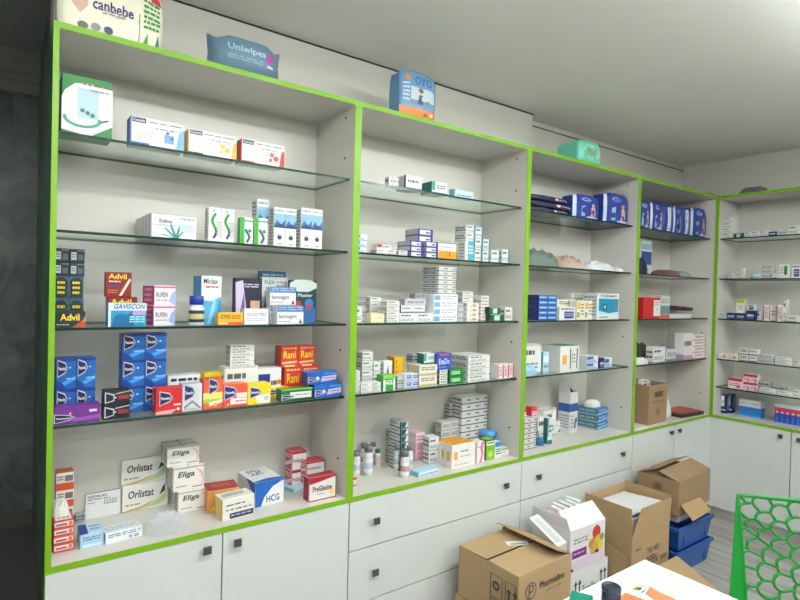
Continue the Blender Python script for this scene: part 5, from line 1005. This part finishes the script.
tub((3.04, -.20, .0), 'blue plastic tub on the floor, lower of two beneath the taped brown carton'); tub((3.04, -.20, .132), 'blue plastic tub, upper of two beneath the taped brown carton')
br = carton(.42, .235, .19, M['card2'], 'cardboard_carton', (3.12, -.168, .2985), .06, 'brown taped carton with loosely closed flaps, on top of the blue tubs',
    flaps=(('F', .12, -72, 0, 0), ('K', .12, -66, 0, 0), ('L', .08, -82, .01, .01)), ops=[('L', 'c', .5, .74, .13, (140, 114, 86)), ('L', 'c', .5, .74, .07, (112, 92, 70))])
q = MB(); q.box(-.15, -.1, 0, .15, .1, .036, C(206, 206, 208)); o = q.build('packed_box', loc=(3.08, -.19, .2615)); bevel_mesh(o.data, .003); tag(o, 'pale flat box lying on the upper blue tub under the brown carton', 'box')

_a, _b, _c, _d = on(681, 505, 1, -.30), on(700, 497, 1, -.30), on(711, 510, 1, -.40), on(693, 521, 1, -.40)
o = sheet([_a, _b, _c, _d], .003, 'flap', 'x', M['card']); ITEMS.remove(o); del o['label']; del o['category']      # a loose flap of the taped carton
o.parent = br; o.matrix_parent_inverse = (Matrix.Translation((3.12, -.168, .2985)) @ Matrix.Rotation(.06, 4, 'Z')).inverted()
# ------------------------------------------------------------------ white table in the foreground
TZ = .75
tb = empty('table', (.70, -1.32, 0)); tag(tb, 'white table in the foreground with leaflets on it', 'table')
q = MB(); q.box(-.69, -.357, TZ-.03, .69, .357, TZ, M['table']); o = q.build('table_top', tb); bevel_mesh(o.data, .002)
for sx in (-1, 1):
    for sy in (-1, 1):
        q = MB(); q.box(sx*.64-.02, sy*.31-.02, 0, sx*.64+.02, sy*.31+.02, TZ-.03, M['door']); q.build('leg', tb)
def tp(u, w): p = on(u, w, 2, TZ); return p
def slab(name, label, cat, px, t, mat, dec=None):
    P_ = [tp(*a) for a in px]; c = sum(P_, Vector())/len(P_); q = MB(); k = len(P_)
    vs = [p-c for p in P_]+[p-c+Vector((0, 0, t)) for p in P_]
    q.raw(vs, [list(range(k))[::-1], list(range(k, 2*k))]+[[i, (i+1) % k, k+(i+1) % k, k+i] for i in range(k)], mat)
    for pl, col in (dec or []): q.face([tp(*a)-c+Vector((0, 0, t+.0004)) for a in pl], C(col))
    o = q.build(name, loc=(c.x, c.y, TZ+.0003)); tag(o, label, cat); return o
slab('leaflet', 'orange leaflet on the white table, left of the two', 'leaflet', ((612, 603), (625.5, 593), (652, 603), (640, 613)), .0015, C(232, 128, 84), [(((626, 597), (630, 598.5), (645, 604), (642, 605)), (206, 90, 60))])
slab('leaflet', 'larger orange leaflet on the white table, right of the two', 'leaflet', ((645.5, 594), (650, 587), (684, 604), (670, 612)), .0015, C(234, 132, 86), [(((655, 590), (668, 596), (666, 597), (654, 591)), (240, 160, 120))])
slab('visiting_card', 'small green, black and white card on the table above the leaflets', 'card', ((630.5, 589.5), (637.5, 586), (647, 588.5), (641, 594)), .0008, C(226, 230, 226), [(((632, 589.3), (637.5, 586.6), (642, 588), (636, 591.2)), (120, 180, 40)), (((637, 588.3), (642, 588), (641, 590.5), (637, 590.4)), (30, 70, 40)), (((641, 592.8), (647, 588.8), (645.5, 591), (642, 593.6)), K)])
p = tp(576, 605); q = MB(); q.box(-.035, -.025, 0, .035, .025, .018, C(24, 130, 108)); o = q.build('small_carton', loc=(p.x, p.y-.012, TZ+.0003), rot=(0, 0, .5)); bevel_mesh(o.data, .001); tag(o, 'teal green small box at the left edge of the white table', 'box')
p = tp(608, 601); e = empty('round_tin', (p.x, p.y-.008, TZ+.0003)); tag(e, 'short round black tin on the white table beside the orange leaflets', 'tin')
q = MB(); q.lathe([(.02, 0), (.0225, .002), (.0225, .03)], C(36, 42, 58), 24); q.build('tin_body', e, True)
q = MB(); q.lathe([(.0235, .0302), (.0235, .040), (.021, .042), (.019, .038), (.012, .038)], C(46, 52, 70), 24); q.build('lid', e, True)
# ------------------------------------------------------------------ green lattice chair
ch = empty('plastic_chair', (1.977, -1.262, 0), .657); tag(ch, 'green plastic chair with a lattice of arched openings in its back, right of the table', 'chair')
CX, CY = 1.80, -1.21
def bk(u, v):                       # u -1..1 across, v 0..1 seat to top ; world point of the backrest shell
    half = .228+.007*v; x = 1.85+.12*v+.012*(1-u*u); z = .43+.394*v
    return Vector((x-CX, u*half, z))
rr = random.Random(11); pts = []
FCV = .36
for ring in range(1, 15):
    R_ = .043*ring+.008; n_ = max(5, int(2*pi*R_/(.047)))
    for k in range(n_):
        a = 2*pi*(k+.5*(ring % 2))/n_+rr.uniform(-.05, .05); uu, vv = R_*cos(a)/.2, FCV+R_*sin(a)*1.0/.394
        if -1.25 < uu < 1.25 and -.3 < vv < 1.25: pts.append((uu*.2, vv*.394))
X0, X1, Y0, Y1 = -.2, .2, 0, .394
def clip(poly, a, b_, c):
    out = []
    for i in range(len(poly)):
        p, q_ = poly[i], poly[(i+1) % len(poly)]; fp = a*p[0]+b_*p[1]-c; fq = a*q_[0]+b_*q_[1]-c
        if fp <= 0: out.append(p)
        if fp*fq < 0: t_ = fp/(fp-fq); out.append((p[0]+t_*(q_[0]-p[0]), p[1]+t_*(q_[1]-p[1])))
    return out
edges = {}
for i, p in enumerate(pts):
    poly = [(X0, Y0), (X1, Y0), (X1, Y1), (X0, Y1)]
    for j, q_ in enumerate(pts):
        if i == j or (p[0]-q_[0])**2+(p[1]-q_[1])**2 > .03: continue
        a, b_ = q_[0]-p[0], q_[1]-p[1]; poly = clip(poly, a, b_, (q_[0]**2+q_[1]**2-p[0]**2-p[1]**2)/2)
        if not poly: break
    for k in range(len(poly)):
        s_, t_ = poly[k], poly[(k+1) % len(poly)]
        key = tuple(sorted([(round(s_[0], 3), round(s_[1], 3)), (round(t_[0], 3), round(t_[1], 3))]))
        if key[0] != key[1]: edges[key] = 1
q = MB(); GR = M['chair']; cc0 = (0, FCV*.394)
for s_, t_ in edges:
    if (abs(s_[0]) > .199 and abs(t_[0]) > .199 and s_[0]*t_[0] > 0) or (s_[1] > .393 and t_[1] > .393) or (s_[1] < .001 and t_[1] < .001): continue
    dx, dy = t_[0]-s_[0], t_[1]-s_[1]; L_ = hypot(dx, dy); mx_, my_ = (s_[0]+t_[0])/2-cc0[0], (s_[1]+t_[1])/2-cc0[1]; mr = hypot(mx_, my_) or 1
    rad = abs(dx*mx_+dy*my_)/(L_*mr+1e-9); amp = .28*L_*(1-rad) if L_ > .012 else 0
    P_ = []
    for k in range(5):
        w_ = k/4; b4 = 4*w_*(1-w_)*amp
        x, y = s_[0]+dx*w_+mx_/mr*b4, s_[1]+dy*w_+my_/mr*b4; x = max(-.2, min(.2, x)); y = max(0, min(.394, y))
        P_.append(bk(x/.2, y/.394))
    q.tube(P_, .005, GR, 6)
fr_ = [bk(-1, v/8) for v in range(9)]+[bk(u/4, 1) for u in range(-3, 5)]+[bk(1, 1-v/8) for v in range(1, 9)]
q.tube(fr_, .0065, GR, 8)
q.tube([bk(u/4, 0) for u in range(-4, 5)], .0065, GR, 8)
q.build('backrest', ch, True)
for sy in (-1, 1):                  # side wings, wider towards the seat
    q = MB(); vs = []; n_ = 8
    for k in range(n_+1):
        v = k/n_; p = bk(sy, v); wd = .006+.062*(1-v)
        vs += [(p.x-.003, p.y, p.z), (p.x-.003-wd*.5, p.y+sy*wd, p.z), (p.x+.003-wd*.5, p.y+sy*wd, p.z), (p.x+.003, p.y, p.z)]
    fs = []
    for k in range(n_):
        b4 = 4*k
        for i in range(4): fs.append([b4+i, b4+(i+1) % 4, b4+4+(i+1) % 4, b4+4+i])
    fs += [[3, 2, 1, 0], [4*n_, 4*n_+1, 4*n_+2, 4*n_+3]]; q.raw(vs, fs, GR); q.build('side_wing', ch)
q = MB(); n_ = 10; vs = []
for j in range(n_+1):
    for i in range(n_+1):
        a, b_ = i/n_, 2*j/n_-1; x = 1.85-CX-.40*a; hw = .225+.0*a; z = .43-.03*sin(pi*a)*(1-b_*b_)+.035*(abs(b_)**4)*(1-a)
        vs.append((x, b_*hw, z))
N0 = len(vs); vs += [(x, y, z-.006) for x, y, z in vs]; f1 = [[j*(n_+1)+i, j*(n_+1)+i+1, (j+1)*(n_+1)+i+1, (j+1)*(n_+1)+i] for j in range(n_) for i in range(n_)]
q.raw(vs, f1+[[N0+k for k in f][::-1] for f in f1], GR); q.build('seat', ch, True)
for sx in (0, 1):
    for sy in (-1, 1):
        x = (.085+.02) if sx else -.26; q = MB(); q.tube([(x-(.05 if sx else -.03), sy*.15, .425), (x, sy*.2, 0.0)], [.018, .012], GR, 8); q.build('leg', ch, True)
# ------------------------------------------------------------------ dark chair glimpsed in the passage
oc = empty('office_chair', (-.58, 1.15, 0), .5); tag(oc, 'dark rounded office chair just visible in the passage at the left edge', 'chair')
q = MB(); q.box(-.22, -.03, .5, .22, .03, .9, M['black']); o = q.build('backrest', oc); bevel_mesh(o.data, .028)
q = MB(); q.box(-.23, -.45, .42, .23, -.02, .5, M['black']); o = q.build('seat', oc); bevel_mesh(o.data, .03)
q = MB(); q.tube([(0, -.2, .08), (0, -.2, .42)], .025, M['black'], 10); q.tube([(0, 0, .60), (0, .05, .5), (0, -.1, .44)], .02, M['black'], 8); q.build('post', oc)
for k in range(5):
    a = k*2*pi/5; q = MB(); q.tube([(0, -.2, .09), (.26*cos(a), -.2+.26*sin(a), .05)], [.022, .014], M['black'], 8); l_ = q.build('leg', oc)
    q = MB(); q.tube([(.26*cos(a)-.012, -.2+.26*sin(a), .026), (.26*cos(a)+.012, -.2+.26*sin(a), .026)], .026, M['black'], 12); q.build('caster', l_)
# ------------------------------------------------------------------ light
def lampmat():
    mt, N, L, P = newmat('led_diffuser'); P.inputs['Emission Color'].default_value = (.96, 1, .98, 1); P.inputs['Emission Strength'].default_value = 20; return mt
lm = lampmat()
def strip(x0, y0, x1, y1, label):
    r = empty('linear_ceiling_lamp', ((x0+x1)/2, (y0+y1)/2, ZC)); tag(r, label, 'lamp')
    cx, cy = (x0+x1)/2, (y0+y1)/2
    h = MB(); h.box(x0-cx+.03, y0-cy+.035, -.055, x1-cx-.03, y1-cy-.035, 0, M['door']); h.build('housing', r)
    d = MB(); d.box(x0-cx, y0-cy, -.09, x1-cx, y1-cy, -.0555, lm); d.build('diffuser', r)
strip(-1.4, -1.40, 2.70, -1.30, 'long linear ceiling lamp running parallel to the row of cabinets')
strip(2.72, -3.6, 2.82, -1.30, 'long linear ceiling lamp running parallel to the right wall cabinet')
strip(-1.4, -3.6, 2.70, -3.5, 'long linear ceiling lamp at the far end of the room behind the camera')
w = bpy.data.worlds.new('world'); sc.world = w; w.use_nodes = True
w.node_tree.nodes['Background'].inputs[0].default_value = (.8, .9, 1, 1); w.node_tree.nodes['Background'].inputs[1].default_value = .05
sc.view_settings.view_transform = 'Standard'; sc.view_settings.look = 'None'; sc.view_settings.gamma = 1; sc.view_settings.exposure = .64
sc.view_settings.use_curve_mapping = False
